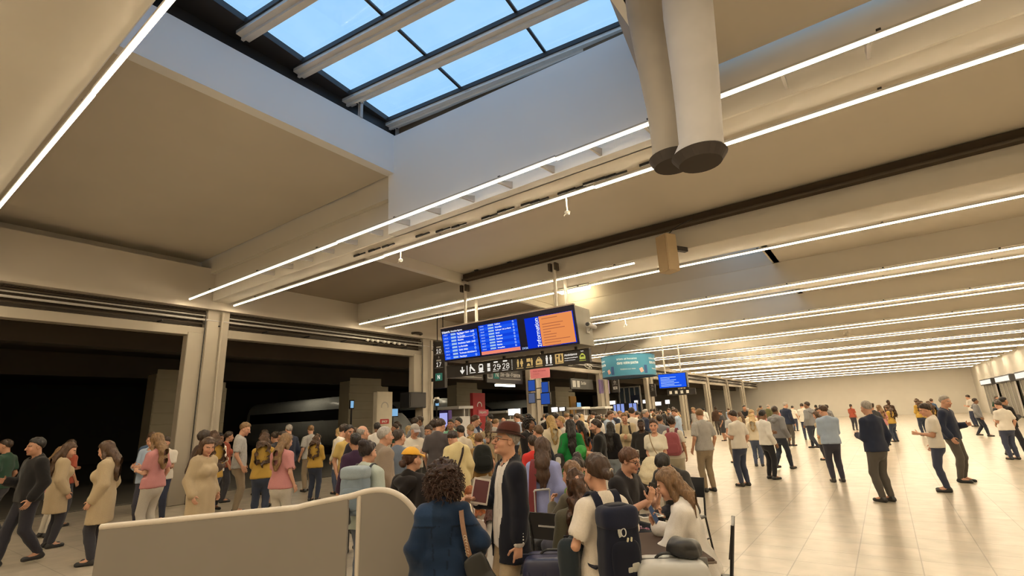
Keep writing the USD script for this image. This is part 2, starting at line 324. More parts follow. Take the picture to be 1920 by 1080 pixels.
for k in range(-2, NB):
    for e in (0, 1):
        y = sy(k) - 0.05 if e == 0 else sy(k) + BW + 0.05
        lab = {(0, 0): 'long bright light strip along the foot of the blue-lit roof light wall', (0, 1): 'long light strip with cable clips on the far edge of the nearest beam',
               (1, 0): 'light strip on the near edge of the beam above the departure board', (1, 1): 'light strip on the far edge of the beam above the departure board'}.get((k, e))
        grp = None
        if lab is None:
            lab, grp = ('distant light strip on the %s edge of the %s ceiling beam beyond the departure board' % (('near', 'far')[e], 'first second third fourth fifth sixth seventh eighth ninth tenth eleventh twelfth thirteenth fourteenth fifteenth sixteenth'.split()[k - 2]), 'distant ceiling light strips') if k > 1 else ('light strip on the %s edge of the %s beam above the photographer' % (('near', 'far')[e], ('rear', 'overhead')[k + 2]), 'light strips above the photographer')
        x1 = at(1190, 492, 1, y)[0] if (k, e) == (1, 0) else XR - 0.3
        segs = [XL, -12.3, -3.05 if k == 0 else -4.9, x1] if e == 0 else [XL, -6.0, x1]
        if k == 0: segs = [XL, -8.0, -3.05, x1]
        strip(y, SOF - 0.06, XL, x1, segs, lab, grp, 0.04 if k < 2 else 0.055)
# ------------------------------------------------------------------ the column row, its fascia and the cables above it
COLY = [6.33 + 8.2 * k for k in range(-1, 9)]
for k, y in enumerate(COLY):
    c = struct('column', box(XW - 0.22, XW + 0.22, y - 0.25, y + 0.35, 0, 5.1, 0.02), COLP, 'cream column between the hall and the tracks')
    struct('pilaster', box(XW - 0.15, XW + 0.15, y - 0.66, y - 0.22, 2.9 if k == 2 else 0, 4.4, 0.015), COLP, 'cream pilaster beside a column')
    put('downpipe', rod((XW + 0.3, y + 0.12, 0), (XW + 0.3, y + 0.12, 5.0), 0.035, 8), COLP, c)
    put('conduit', rod((XW + 0.25, y - 0.3, 0), (XW + 0.25, y - 0.3, 4.9), 0.015, 6), DARK, c)
struct('fascia_beam', box(XW - 0.2, XW + 0.12, YN, YF, 4.32, 4.56, 0.01), COLP, 'cream beam over the openings to the tracks')
struct('cable_backing', box(XW - 0.25, XW - 0.05, YN, YF, 4.56, 5.1), BROWN, 'dark backing behind the cable trays')
ct = thing('cable_tray', 'long dark cable tray with steel rails over the openings to the tracks', 'cable tray', (XW, 0, 0), 0); ct.SetCustomDataByKey('kind', 'structure')
for i, (dx, z, r) in enumerate(((0.10, 4.95, .03), (0.16, 4.88, .02), (0.10, 4.80, .022), (0.20, 4.76, .03), (0.14, 4.66, .02), (0.06, 5.02, .02))):
    put('cable', rod((dx, YN + .1, z), (dx, YF - .1, z), r, 6), STEEL if i in (1, 3) else BROWN, ct)
rs = random.Random(4)
for i in range(40):
    y = 5 + 1.4 * i
    put('bracket', box(-0.05, 0.26, y - .02, y + .02, 4.60, 4.63), DARK, ct)
for i, px in enumerate((690, 699, 709, 721, 729, 740, 749, 760)):
    c = at(px, 632 + (px - 690) * 0.145, 0, XW + 0.28)
    put('junction_globe', cat(trimesh.creation.icosphere(2, 0.055), rod((-0.12, 0, 0.0), (-0.02, 0, 0), 0.018, 6)).apply_translation((.28, c[1], 4.72)), WHITE, ct)
for i, (y, z) in enumerate(((26.0, 4.75), (28.5, 4.7), (33, 4.72), (36, 4.75), (41, 4.7))):
    o = tag(put('cable_coil', tube([(XW + .3 + .12 * math.cos(a), y + .35 * math.cos(a * 1.3), z + .13 * math.sin(a)) for a in np.linspace(0, 11, 40)], 0.02, 6), WHITE), 'pale loop of spare cable over the openings, %s from the board' % ('first second third fourth fifth'.split()[i]), 'cable')
o = thing('fire_hose_ring', 'dark ring-shaped loudspeaker above the cable tray left of the board', 'loudspeaker', at(780, 626, 0, XW + .35), 90)
put('ring', trimesh.creation.torus(0.22, 0.05, major_sections=24, minor_sections=8), BROWN, o); put('bar', rod((-.2, 0, 0), (.2, 0, 0), .02, 6), BROWN, o)
# column one: black cabinet, cameras, blade sign
o = thing('wall_cabinet', 'black cabinet fixed to the column left of the blade sign', 'cabinet', (XW, 14.1, 2.6), 0)
put('body', box(-.3, .25, -.55, .35, -.30, .30, .02), BLACK, o); put('front_grille', box(.25, .27, -.5, .3, -.25, .25), DARK, o); put('bracket', box(-.1, .1, .2, .45, -.05, .05), STEEL, o)
o = thing('security_camera', 'white dome camera on the column under the blade sign', 'camera', (XW + .3, 15.0, 2.55), 0)
put('dome', trimesh.creation.icosphere(2, 0.09), BLACK, o); put('mount', box(-.1, .08, -.08, .08, .07, .16, .02), WHITE, o)
o = thing('wall_lamp_arm', 'black lamp on a short arm on the first column', 'lamp', (XW + .3, 14.4, 3.35), 0)
put('arm', rod((-.1, 0.4, 0), (.35, 0.1, 0), .025, 8), BLACK, o); put('head', box(.3, .5, -.05, .18, -.06, .07, .02), BLACK, o)

def facing(px0, py0, px1, py1, Y, thick=0.1):
    "box whose front (towards -Y) covers the pixel rectangle at depth Y"
    a, b = at(px0, py0, 1, Y), at(px1, py1, 1, Y)
    return a[0], b[0], Y, Y + thick, b[2], a[2]
def flat(mesh, x, y, z): return xf(mesh, (x, y, z), (1, 0, 0), (0, 0, 1), (0, -1, 0))          # drawn in (x, z), faces -Y
def flatx(mesh, x, y, z): return xf(mesh, (x, y, z), (0, 1, 0), (0, 0, 1), (1, 0, 0))         # faces +X
INK = paint('sign_white', (0.78, 0.76, 0.70), 0.6); YELLOW = paint('sign_yellow', (0.75, 0.50, 0.13), 0.6); LIME = paint('sign_lime', (0.62, 0.66, 0.10), 0.6)
SIGNK = paint('sign_black', (0.022, 0.018, 0.016), 0.5); GREEN = paint('sign_green', (0.10, 0.32, 0.20), 0.6); INKD = paint('sign_grey', (0.42, 0.41, 0.39), 0.6)
BACKLIT = emit('sign_backlit_white', (1.0, 0.95, 0.85), 0.8); BACKYEL = emit('sign_backlit_yellow', (0.95, 0.62, 0.22), 0.6); BACKGREEN = emit('sign_backlit_green', (0.10, 0.34, 0.22), 0.35); BACKLIME = emit('sign_backlit_lime', (0.7, 0.72, 0.12), 0.7)
def disc(r, x, z, n=20):
    return prism([(x + r * math.cos(a), z + r * math.sin(a)) for a in np.linspace(0, 2 * math.pi, n, endpoint=False)], -.004, 0)
def plate(x0, z0, x1, z1): return box(x0, x1, -.004, 0, z0, z1)
def poly(*p): return prism(p, -.004, 0)
def figure(x, z, h, fem=False):
    "standing pictogram figure"
    w = h * 0.16
    body = poly((x - w, z + .75 * h), (x + w, z + .75 * h), (x + w * (1.5 if fem else .8), z + .35 * h), (x + w * .7, z + .35 * h), (x + w * .7, z), (x + .1 * w, z), (x, z + .3 * h), (x - .1 * w, z), (x - w * .7, z), (x - w * .7, z + .35 * h), (x - w * (1.5 if fem else .8), z + .35 * h))
    return cat(body, disc(h * .11, x, z + .88 * h))
def ring(x, z, r0, r1, n=24): 
    m = trimesh.creation.extrude_polygon(sg.Point(0, 0).buffer(r1, n // 4).difference(sg.Point(0, 0).buffer(r0, n // 4)), .004, engine='earcut')
    return xf(m, (x, 0, z), (1, 0, 0), (0, 0, 1), (0, -1, 0))

# ---- departure board
BX0, BX1, BYF, BZ0, BZ1, BD = -10.10, -5.66, 10.62, 3.42, 4.36, 0.80
bd = thing('departure_board', 'long blue departure board with an orange information panel hanging from the beam', 'information board', (BX0, BYF, BZ0), 0)
BL, BHT, TILT = BX1 - BX0, BZ1 - BZ0, 0.16
def bface(mesh, dy=0.0):
    m = mesh.copy(); v = np.array(m.vertices); v[:, 1] += dy - TILT * v[:, 2] / BHT; m.vertices = v; return m
put('casing', bface(box(0, BL, 0.02, BD, 0, BHT, .01)), paint('casing_grey', (.26, .24, .19), .5), bd)
put('bezel', bface(box(0, BL, 0.0, 0.02, 0, BHT)), paint('board_bezel', (0.012, 0.012, 0.045), .3), bd)
put('top_trim', bface(box(-.01, BL + .01, -.03, .05, BHT, BHT + .03)), paint('rose_trim', (.6, .5, .45), .4), bd)
BLUE = emit('screen_blue', (0.006, 0.055, 0.72), 1.0); BLUE2 = emit('screen_blue_light', (0.012, 0.095, 0.85), 1.0); STXT = emit('screen_text', (0.45, 0.62, 1.0), 1.0); SWH = emit('screen_white', (0.85, 0.88, 1.0), 1.0)
ORANGE = emit('screen_orange', (0.82, 0.28, 0.085), 1.0); ORTXT = emit('screen_orange_text', (0.48, 0.15, 0.06), 1.0); PINKB = emit('screen_salmon', (0.85, 0.25, 0.16), 1.0); DEEP = emit('screen_deep_blue', (0.004, 0.03, 0.60), 1.0); BOXC = emit('screen_train_box', (0.42, 0.60, 0.88), 0.9)
SH = BHT - 0.10
def dep_screen(x0, w, rows, header=None, foot=False):
    z0 = 0.045; top = SH - (0.06 if header else 0.0)
    s = put('screen', bface(box(x0, x0 + w, -.012, 0, z0, top)), BLUE, bd)
    zt = top
    if header:
        put('heading', bface(cat(flat(text(header[0], .062, .003, True), x0 + .0, -.013, SH - .045), flat(text(header[1], .045, .003, True), x0 + .34, -.013, SH - .04))), SWH, s)
    zb = z0 + (0.10 if foot else 0.0); n = len(rows); h = (zt - zb) / n
    if foot:
        put('message_band', bface(box(x0, x0 + w, -.014, -.012, z0, zb - .012)), PINKB, s)
    bars, tx, bx, tm, ic = [], [], [], [], []
    for i, r in enumerate(rows):
        z = zt - (i + 1) * h
        if i % 2: bars.append(box(x0, x0 + w, -.0135, -.012, z, z + h))
        if r is None: continue
        hh, dest = r[0], r[1]; sub = r[2] if len(r) > 2 else None
        tm.append(flat(text(hh, h * .42), x0 + .05, -.014, z + h * .3))
        bx.append(box(x0 + .33, x0 + .52, -.0145, -.012, z + h * .22, z + h * .80))
        tx.append(flat(text(dest, h * .5, .003, True), x0 + .57, -.014, z + h * .27))
        if sub: tx.append(flat(text(sub, h * .28), x0 + .60, -.014, z + h * .02))
        ic.append(flat(ring(0, 0, h * .2, h * .34).apply_transform(trimesh.transformations.rotation_matrix(-math.pi / 2, (1, 0, 0))), x0 + w - .12, -.014, z + h * .5))
    for nm, ms, mm in (('row_band', bars, BLUE2), ('time_text', tm, STXT), ('train_number', bx, BOXC), ('destination_text', tx, SWH), ('platform_ring', ic, STXT)):
        for q in ms: put(nm, bface(q), mm, s)
dep_screen(0.05, 1.30, [('19h17', 'Bordeaux Saint-Jean', 'Saint-Pierre'), ('19h12', 'Le Croisic', 'Nantes Angers Savenay Le Croisic'), ('19h22', 'Rennes'), ('19h25', 'Bordeaux Saint-Jean'), ('19h32', 'La Rochelle'), ('19h34', 'Saint-Malo'), ('19h41', 'Toulouse Matabiau'), ('19h46', 'Hendaye')], ('Départs', 'Grandes lignes'))
dep_screen(1.42, 1.30, [('20h06', 'Poitiers'), ('20h07', 'Granville'), ('20h08', 'Quimper via Le Mans'), ('20h12', 'Brest'), ('20h15', 'Quimper'), ('20h20', 'Chartres'), ('20h26', 'Nantes'), ('20h33', 'Nantes'), ('20h40', 'Versailles')], None, True)
s = put('screen', bface(box(2.96, 4.38, -.012, 0, .045, SH - .03)), DEEP, bd)
put('message_panel', bface(box(3.40, 4.36, -.016, -.012, .06, SH - .04)), ORANGE, s)
iw = text('Information', .105, .003, True); wI = iw.bounds[1][0]; iw.apply_scale([(SH - .12) / wI, 1, 1])
put('heading', bface(xf(iw, (3.375, -.014, .055), (0, 0, 1), (-1, 0, 0), (0, -1, 0))), SWH, s)
rr = random.Random(3)
for i in range(11):
    z = SH - .12 - i * .067
    if i in (1,): continue
    put('message_line', bface(box(3.48, 3.48 + rr.uniform(.35, .82) * (.35 if i == 5 else 1), -.018, -.016, z, z + .02)), ORTXT, s)
put('clock_text', bface(flat(text('19:06', .05, .003, True), 2.76, -.002, .05)), STXT, bd)
o = thing('security_camera', 'white bullet camera on the grey end of the departure board', 'camera', (BX1, BYF + .45, BZ0 + .42), 0)
put('body', cat(rod((.16, -.25, .05), (.10, .22, .05), .06, 14), rod((.165, -.3, .05), (.16, -.25, .05), .067, 14)), STEEL, o); put('mount', cat(box(0, .03, -.08, .08, -.12, .03), hull([(.02, -.03, -.08), (.02, .03, -.08), (.16, -.03, 0), (.16, .03, 0), (.12, 0, .02)])), STEEL, o)
put('lens', rod((.167, -.31, .05), (.166, -.3, .05), .045, 12), BLACK, o)
for i, (x, y, z0, z1) in enumerate(((-9.40, 10.78, BZ1 - .02, 5.6), (-6.33, 10.78, BZ1 - .02, 5.6), (-9.42, 11.25, BZ1 - .02, SOF), (-6.32, 11.25, BZ1 - .02, SOF))):
    if i >= 2: y = 11.30
    put('hanger_pole', rod((x - BX0, y - BYF, z0 - BZ0), (x - BX0, y - BYF, z1 - BZ0), .045, 14), CREAM, bd)
for x in (-9.40, -6.33):
    put('hanger_bracket', cat(box(x - BX0 - .13, x - BX0 - .05, 10.68 - BYF, 10.86 - BYF, 5.42 - BZ0, 5.62 - BZ0, .01), box(x - BX0 + .05, x - BX0 + .11, 10.68 - BYF, 10.86 - BYF, 5.42 - BZ0, 5.62 - BZ0, .01)), BROWN, bd)

# ---- direction sign bar under the board
SX0, SX1, SY, SZ0, SZ1 = -10.33, -5.60, 10.95, 2.99, 3.33
sb = thing('direction_sign', 'long black hanging direction sign under the departure board', 'sign', (SX0, SY, SZ0), 0)
SL, SHH = SX1 - SX0, SZ1 - SZ0
put('panel', box(0, SL, 0, .12, 0, SHH, .008), SIGNK, sb)
put('edge_trim', box(0, SL, -.004, .12, SHH, SHH + .015), BROWN, sb)
for x in (.75, 2.1, 3.35, 4.35): put('hanger', box(x - .03, x + .03, .03, .09, SHH, SHH + .13), BLACK, sb)
def on_bar(name, mesh, m, x): put(name, mesh.copy().apply_translation((x, -.002, 0)), m, sb)
def fx(t, h, x, z, bold=True): return flat(text(t, h, .004, bold), x, 0, z)
on_bar('arrow', cat(plate(-.02, .10, .02, .27), poly((-.09, .16), (-.06, .19), (0, .13), (.06, .19), (.09, .16), (0, .06))), BACKLIT, .62)
on_bar('divider', plate(-.012, .03, .012, .29), BACKLIT, .80)
on_bar('escalator_pictogram', cat(poly((-.10, .10), (-.10, .24), (-.05, .27), (.10, .14), (.10, .11), (.06, .11), (-.06, .21), (-.06, .10)), disc(.022, -.06, .29), plate(-.1, .06, .12, .08)), BACKLIT, 1.0)
on_bar('train_pictogram', cat(poly((-.08, .10), (-.08, .24), (-.05, .29), (.05, .29), (.08, .24), (.08, .10)), plate(-.11, .05, .11, .07), poly((-.09, .05), (-.05, .1), (.05, .1), (.09, .05))), BACKLIT, 1.32)
on_bar('train_window', plate(-.05, .19, .05, .25).apply_translation((0, -.002, 0)), SIGNK, 1.32)
on_bar('level_pictogram', cat(plate(-.05, .18, .05, .28), plate(-.05, .06, .05, .16)), BACKLIT, 1.60)
on_bar('number_text', cat(fx('25', .15, 0, .08, False), fx('à', .06, .235, .14), fx('28', .15, .32, .08, False), plate(0, .04, .21, .052), plate(.32, .04, .53, .052), plate(.235, .095, .275, .102)), BACKLIT, 1.74)
on_bar('voie_tag', cat(hull([(x, y, z) for x, z in ((.05, .27), (.17, .27), (.19, .29), (.17, .31), (.05, .31), (.03, .29)) for y in (-.004, 0)]), hull([(x, y, z) for x, z in ((.37, .27), (.49, .27), (.51, .29), (.49, .31), (.37, .31), (.35, .29)) for y in (-.004, 0)])), BACKLIT, 1.74)
on_bar('dotted_divider', cat(*[plate(-.012, .04 + i * .04, .012, .055 + i * .04) for i in range(7)]), BACKLIT, 2.40)
on_bar('toilet_pictogram', cat(figure(-.06, .08, .21), figure(.06, .08, .21, True), plate(-.11, .04, .11, .055)), BACKYEL, 2.66)
on_bar('checkin_pictogram', cat(plate(-.09, .19, .03, .28), poly((-.09, .08), (.03, .08), (-.01, .15), (-.06, .15)), figure(.075, .08, .2), plate(-.11, .04, .11, .055)), BACKYEL, 2.97)
on_bar('luggage_pictogram', cat(poly((-.10, .08), (.10, .08), (.10, .18), (.06, .24), (-.06, .24), (-.10, .18)), ring(0, .24, .03, .045), plate(-.11, .04, .11, .055)), BACKYEL, 3.27)
on_bar('luggage_key', cat(disc(.022, -.03, .15), plate(-.02, .142, .05, .158)).apply_translation((0, -.002, 0)), SIGNK, 3.27)
on_bar('meeting_pictogram', cat(figure(-.06, .08, .22), figure(.06, .08, .22), plate(-.11, .04, .11, .055)), BACKLIT, 3.57)
on_bar('group_pictogram', cat(plate(-.12, .05, .12, .30)), BACKYEL, 3.88)
on_bar('group_figures', cat(figure(-.05, .08, .12), figure(.05, .12, .16), disc(.03, -.05, .25), plate(-.09, .065, .09, .075)).apply_translation((0, -.002, 0)), SIGNK, 3.88)
sc = (SL - 4.05)
on_bar('assistance_text', cat(fx('Assistance', .052, 0, .22), fx('voyageurs handicapés', .026, 0, .155), fx('Assistance for travellers', .02, 0, .10, False)), BACKLIT, 4.03)
on_bar('taxi_pictogram', cat(poly((-.08, .10), (.08, .10), (.08, .17), (.05, .22), (-.05, .22), (-.08, .17)), plate(-.03, .22, .03, .245), plate(-.09, .06, .09, .072)), BACKLIME, 4.54)
on_bar('taxi_window', poly((-.05, .16), (.05, .16), (.035, .2), (-.035, .2)).apply_translation((0, -.002, 0)), SIGNK, 4.54)
on_bar('taxi_text', fx('Taxis', .025, -.045, .285), BACKLIT, 4.54)

# ---- blade signs hung in front of the columns
def blade(Y, px0, py0, px1, py1, a, b, label, letter=True):
    x0, x1, _, _, z0, z1 = facing(px0, py0, px1, py1, Y)
    w, h = x1 - x0, z1 - z0
    t = thing('blade_sign', label, 'sign', (x0, Y, z0), 0)
    put('panel', box(0, w, 0, .16, 0, h, .01), SIGNK, t)
    u = w / 2
    for zc, s in ((.80, a), (.51, b)):
        m = text(s, h * .095, .004, False, center=True, width=w * .75)
        put('number_text', flat(m, u, -.002, h * (zc - .05)), BACKLIT if Y < 20 else INKD, t)
        put('voie_tag', flat(trimesh.creation.extrude_polygon(sg.box(-w * .18, -h * .012, w * .18, h * .012).buffer(h * .006), .004, engine='earcut'), u, -.002, h * (zc + .085)), INKD, t)
        put('rule', box(w * .12, w * .88, -.004, 0, h * (zc - .075), h * (zc - .068)), INKD, t)
    put('range_text', flat(text('à', h * .045, .004, True, center=True), u, -.002, h * .645), INKD, t)
    if letter:
        g = put('letter_plate', box(w * .2, w * .8, -.006, 0, h * .16, h * .32), BACKGREEN if Y < 20 else INKD, t)
        put('letter_text', flat(text('N', h * .085, .004, True, center=True), u, -.008, h * .195), BACKLIT if Y < 20 else SIGNK, g)
    put('hanger', cat(rod((w * .25, .08, h), (w * .25, .08, CZ - z0), .02, 6), rod((w * .75, .08, h), (w * .75, .08, CZ - z0), .02, 6)), DARK, t)
blade(14.1, 812, 643, 834, 727, '10', '17', 'tall black blade sign reading 10 to 17 with a green letter plate')
blade(30.6, 1145, 703, 1161, 735, '8', '17', 'black blade sign below the round teal banner')
blade(38.8, 1217, 720, 1230, 743, '18', '23', 'black blade sign on the column under the far blue screen', False)

# ---- wayfinding signs in the openings, facing along +X
def xsign(y0, y1, z0, z1, label, X=XW - .3, m=None):
    t = thing('wayfinding_sign', label, 'sign', (X, y0, z0), 0)
    put('hanger', cat(*[rod((.05, q * (y1 - y0), z1 - z0), (.12, q * (y1 - y0), 4.4 - z0), .015, 6) for q in (.2, .8)]), DARK, t)
    put('panel', box(0, .1, 0, y1 - y0, 0, z1 - z0, .01), m or paint('sign_brown', (.035, .028, .02), .5), t); return t, y1 - y0, z1 - z0
t, w, h = xsign(16.1, 18.6, 3.55, 4.12, 'dark brown sign with a yellow pictogram behind the left end of the direction sign')
pic = put('yellow_plate', box(.1, .106, .08, .62, .06, h - .08), BACKYEL, t); put('pictogram', cat(box(.107, .112, .16, .3, .16, .42), box(.107, .112, .36, .42, .14, .40), box(.107, .112, .5, .54, .2, .38)), SIGNK, pic)
put('rule', box(.1, .104, .75, 2.4, .10, .13), INKD, t); put('sign_text', flatx(text('Billets', .16, .004, True), .1, .78, .30), INKD, t); put('sign_text', flatx(text('Location Tickets', .1, .004), .1, .78, .16), INKD, t)
t, w, h = xsign(18.9, 21.9, 3.45, 4.25, 'black sign with a green plate reading Île-de-France', m=SIGNK)
put('exit_plate', box(.1, .105, .05, .42, .2, .68), INKD, t); put('exit_figure', box(.105, .108, .09, .38, .24, .64), SIGNK, t); put('green_plate', box(.1, .105, .52, .95, .2, .68), BACKGREEN, t); put('letter_text', flatx(text('N', .28, .004, True), .106, .62, .3), INKD, t)
put('sign_text', flatx(text('Île-de-France', .2, .004, True, width=1.7), .1, 1.05, .34), BACKLIT if False else INKD, t); put('rule', box(.1, .104, 1.05, 2.8, .2, .23), INKD, t)
o = thing('tube_lamp', 'cold white tube lamp under the sign reading Île-de-France', 'lamp', (XW - .3, 20.4, 3.34), 0)
put('tube', box(0, .1, -.8, .8, -.05, .06, .01), TUBE, o); put('housing', box(-.02, .08, -.82, .82, .06, .12), STEEL, o)
t, w, h = xsign(27.0, 29.9, 3.30, 3.95, 'dark grey sign with two pale pictograms between the hanging screens and the purple panel', m=paint('sign_slate', (.05, .05, .045), .5))
put('pictogram', cat(box(.1, .105, .2, .6, .12, .52), box(.1, .105, .75, 1.1, .12, .52)), INKD, t); put('sign_text', flatx(text('Sortie', .18, .004, True, width=1.4), .1, 1.25, .3), INKD, t)
t, w, h = xsign(30.2, 31.6, 3.05, 3.95, 'lilac hanging panel near the dark grey sign', XW - .3 + .35, paint('lilac_panel', (.22, .15, .36), .5)); put('printed_patch', box(.1, .104, .7, 1.1, .2, .7), INKD, t)
o = thing('hanging_banner', 'pink banner hanging beside the column with blue screens', 'banner', (-13.1, 19.5, 3.47), 0)
put('cloth', box(0, 1.06, 0, .03, 0, .50), paint('pink_cloth', (.62, .20, .24), .8), o); put('rod', rod((-.05, .015, .52), (1.1, .015, .52), .018, 8), STEEL, o)
put('printed_text', flat(cat(text('Point rencontre', .07, .002, True, width=.75).apply_translation((.16, .3, 0)), text('Voyageurs', .05, .002, width=.55).apply_translation((.16, .18, 0))), 0, -.001, 0), paint('dark_pink', (.35, .06, .1), .8), o)
put('cord', cat(rod((.05, .015, .52), (.05, .015, 2.48), .006, 5), rod((1.0, .015, .52), (1.0, .015, 2.48), .006, 5)), DARK, o)
# four blue screens on the second column
for i, (a, b, c, d) in enumerate(((990, 714, 1003, 732), (1015, 717, 1028, 735), (991, 738, 1003, 755), (1014, 738, 1031, 757))):
    x0, x1, _, _, z0, z1 = facing(a, b, c, d, 22.0)
    t = thing('hanging_screen', ('upper left', 'upper right', 'lower left', 'lower right')[i] + ' of the four small blue screens on the second column', 'screen', (x0, 22.0, z0), 0)
    put('casing', box(-.03, x1 - x0 + .03, .01, .12, -.03, z1 - z0 + .03, .01), BLACK, t); put('display', box(0, x1 - x0, 0, .01, 0, z1 - z0), emit('screen_dim_blue' if i != 2 else 'screen_slate', (.03, .09, .42) if i != 2 else (.12, .14, .22), .8), t)
    put('arm', rod(((x1 - x0) / 2, .1, (z1 - z0) / 2), (XW - x0 + (.2 if i % 2 else 0), .52, (z1 - z0) / 2), .025, 6), DARK, t)
# round teal banner
ci = at(1176, 664, 1, 23.0); R0 = 1.28
cb = thing('round_banner', 'round teal advertising banner hanging from the ceiling', 'banner', (at(1176, 664, 1, 23.3)[0], 23.3, 3.45), 0)
HB = 0.98
put('drum', lathe([(R0 - .01, 0), (R0, 0), (R0, HB), (R0 - .01, HB), (R0 - .01, 0)], 64), paint('teal_cloth', (.045, .21, .33), .7, scale=1.2, vary=.25), cb, smooth=35)
put('lower_disc', lathe([(0, .02), (R0 - .02, .02), (R0 - .02, .06), (0, .06)], 64), paint('teal_dark', (.02, .07, .16), .7), cb)
put('rim', cat(trimesh.creation.torus(R0, .02, major_sections=64, minor_sections=6), trimesh.creation.torus(R0, .02, major_sections=64, minor_sections=6).apply_translation((0, 0, HB))), paint('teal_rim', (.02, .09, .17), .5), cb)
def wrap(mesh, a0, z):
    m = mesh.subdivide_to_size(.12) if hasattr(mesh, 'subdivide_to_size') else mesh
    v = np.array(m.vertices); a = a0 + v[:, 0] / R0; r = R0 + .004 + v[:, 2]
    return trimesh.Trimesh(np.stack([r * np.sin(a), -r * np.cos(a), v[:, 1] + z], 1), m.faces, process=False)
PALE = paint('banner_white', (.72, .80, .82), .7)
for a0 in (-.02, -1.35, 1.25, 2.6):
    put('printed_text', cat(wrap(text('dans votre poche', .13, .002, True, width=1.0), a0, .52), wrap(text('billets et horaires', .09, .002, width=.95), a0, .72), wrap(text('toujours sur vous', .07, .002, width=.7), a0 + .12, .26)), PALE, cb)
    put('printed_block', wrap(trimesh.creation.box((.17, .2, .002)).apply_transform(trimesh.transformations.rotation_matrix(.4, (0, 0, 1))), a0 - .38, .22), paint('salmon_print', (.70, .38, .32), .7), cb)
    put('printed_block', wrap(trimesh.creation.box((.16, .38, .002)), a0 - .2, .26), paint('navy_print', (.02, .07, .20), .7), cb)
for q in range(3):
    a = q * 2.1; put('wire', rod((R0 * math.cos(q * 2.6 + 4.0), R0 * math.sin(q * 2.6 + 4.0), HB), ((q - 1) * .7, -.55, 1.80), .008, 5), DARK, cb)
# far blue screen
x0, x1, _, _, z0, z1 = facing(1234, 703, 1268, 726, 27.0)
t = thing('departure_screen', 'bright blue departure screen hanging far off at the right edge', 'information board', (x0, 27.0, z0), 0)
put('casing', box(-.03, x1 - x0 + .6, .01, .3, -.03, z1 - z0 + .03, .01), BLACK, t); put('display', box(0, x1 - x0 + .55, 0, .01, 0, z1 - z0), BLUE2, t)
put('row_text', cat(*[box(.1, .1 + rr.uniform(.4, 1.1), -.004, 0, .08 + i * .075, .11 + i * .075) for i in range(7)]), STXT, t)
put('hanger_pole', cat(rod((.35, .15, z1 - z0), (.35, .15, 5.27 - z0), .04, 8), rod((1.2, .15, z1 - z0), (1.2, .15, 5.27 - z0), .04, 8)), CREAM, t)
t = thing('direction_sign', 'small black direction sign under the far blue screen', 'sign', (x0 + .35, 27.1, 2.55), 0)
put('panel', box(0, 1.5, 0, .1, 0, .32, .01), SIGNK, t); put('pictogram', cat(*[box(.12 + i * .3, .26 + i * .3, -.004, 0, .08, .24) for i in range(4)]), INK, t); put('hanger', cat(rod((.3, .05, .32), (.3, .05, .5), .015, 6), rod((1.2, .05, .32), (1.2, .05, .5), .015, 6)), DARK, t)
# loudspeaker on the beam at the right, pendants from the strips
a = at(1246, 476, 1, 10.45)
o = thing('loudspeaker', 'beige box loudspeaker fixed to the beam at the right edge', 'loudspeaker', (a[0], 10.3, a[2] - .02), -28)
put('body', box(-.17, .17, 0, .3, -.42, .42, .02), paint('speaker_beige', (.52, .40, .25), .6), o); put('grille', box(-.14, .14, -.012, 0, -.38, .38), paint('speaker_grille', (.46, .34, .2), .7), o); put('bracket', box(-.05, .05, .28, .72, .1, .2), DARK, o)
put('cable', tube([(0, .2, .42), (.1, .3, .55), (.3, .35, .6), (.6, .38, .62)], .012, 6), BLACK, o)
for i, (px, py0, py1, Y) in enumerate(((1058, 358, 402, BY0 + BW + .05), (748, 462, 490, BY0 + BW + .05), (1171, 597, 611, BY0 + 2 * BP + BW + .05), (1236, 627, 639, BY0 + 3 * BP + BW + .05))):
    a, b = at(px, py0, 1, Y), at(px, py1, 1, Y)
    o = thing('ceiling_sensor', 'small white sensor on a thin rod under the ' + ('nearest beam, right', 'nearest beam, left', 'third beam, beyond the board', 'fourth beam, beyond the board')[i], 'sensor', (a[0], Y + .05, SOF), 0)
    L = SOF - b[2] if i > 1 else SOF - b[2]
    put('rod', rod((0, 0, 0), (0, 0, -L + .05), .012, 6), WHITE, o); put('head', lathe([(0, -L), (.035, -L + .01), (.05, -L + .05), (.02, -L + .07), (0, -L + .07)], 14), WHITE, o)
    put('arm', cat(rod((0, 0, -L + .06), (-.05, -.03, -L - .02), .008, 5), rod((0, 0, -L + .06), (.05, -.03, -L - .02), .008, 5)), WHITE, o)
# cable clips and loose plugs lying along the second strip
cl = [(672, 478), (700, 469), (726, 461), (790, 441), (828, 432), (858, 424), (915, 407), (945, 395), (990, 382), (1008, 377), (1060, 360), (1075, 355), (1108, 342), (1130, 335), (1150, 329), (1216, 306)]
for i, (px, py) in enumerate(cl):
    a = at(px, py, 2, SOF - .015)
    tag(put('cable_plug', cat(box(a[0] - .13, a[0] + .05, a[1] - .03, a[1] + .0, SOF - .04, SOF), box(a[0] + .05, a[0] + .22, a[1] - .012, a[1] + .012, SOF - .03, SOF - .005)), BLACK), 'dark cable plug above the second light strip, the %s from the left' % 'first second third fourth fifth sixth seventh eighth ninth tenth eleventh twelfth thirteenth fourteenth fifteenth sixteenth'.split()[i], 'plug', 'dark cable plugs along the second light strip')
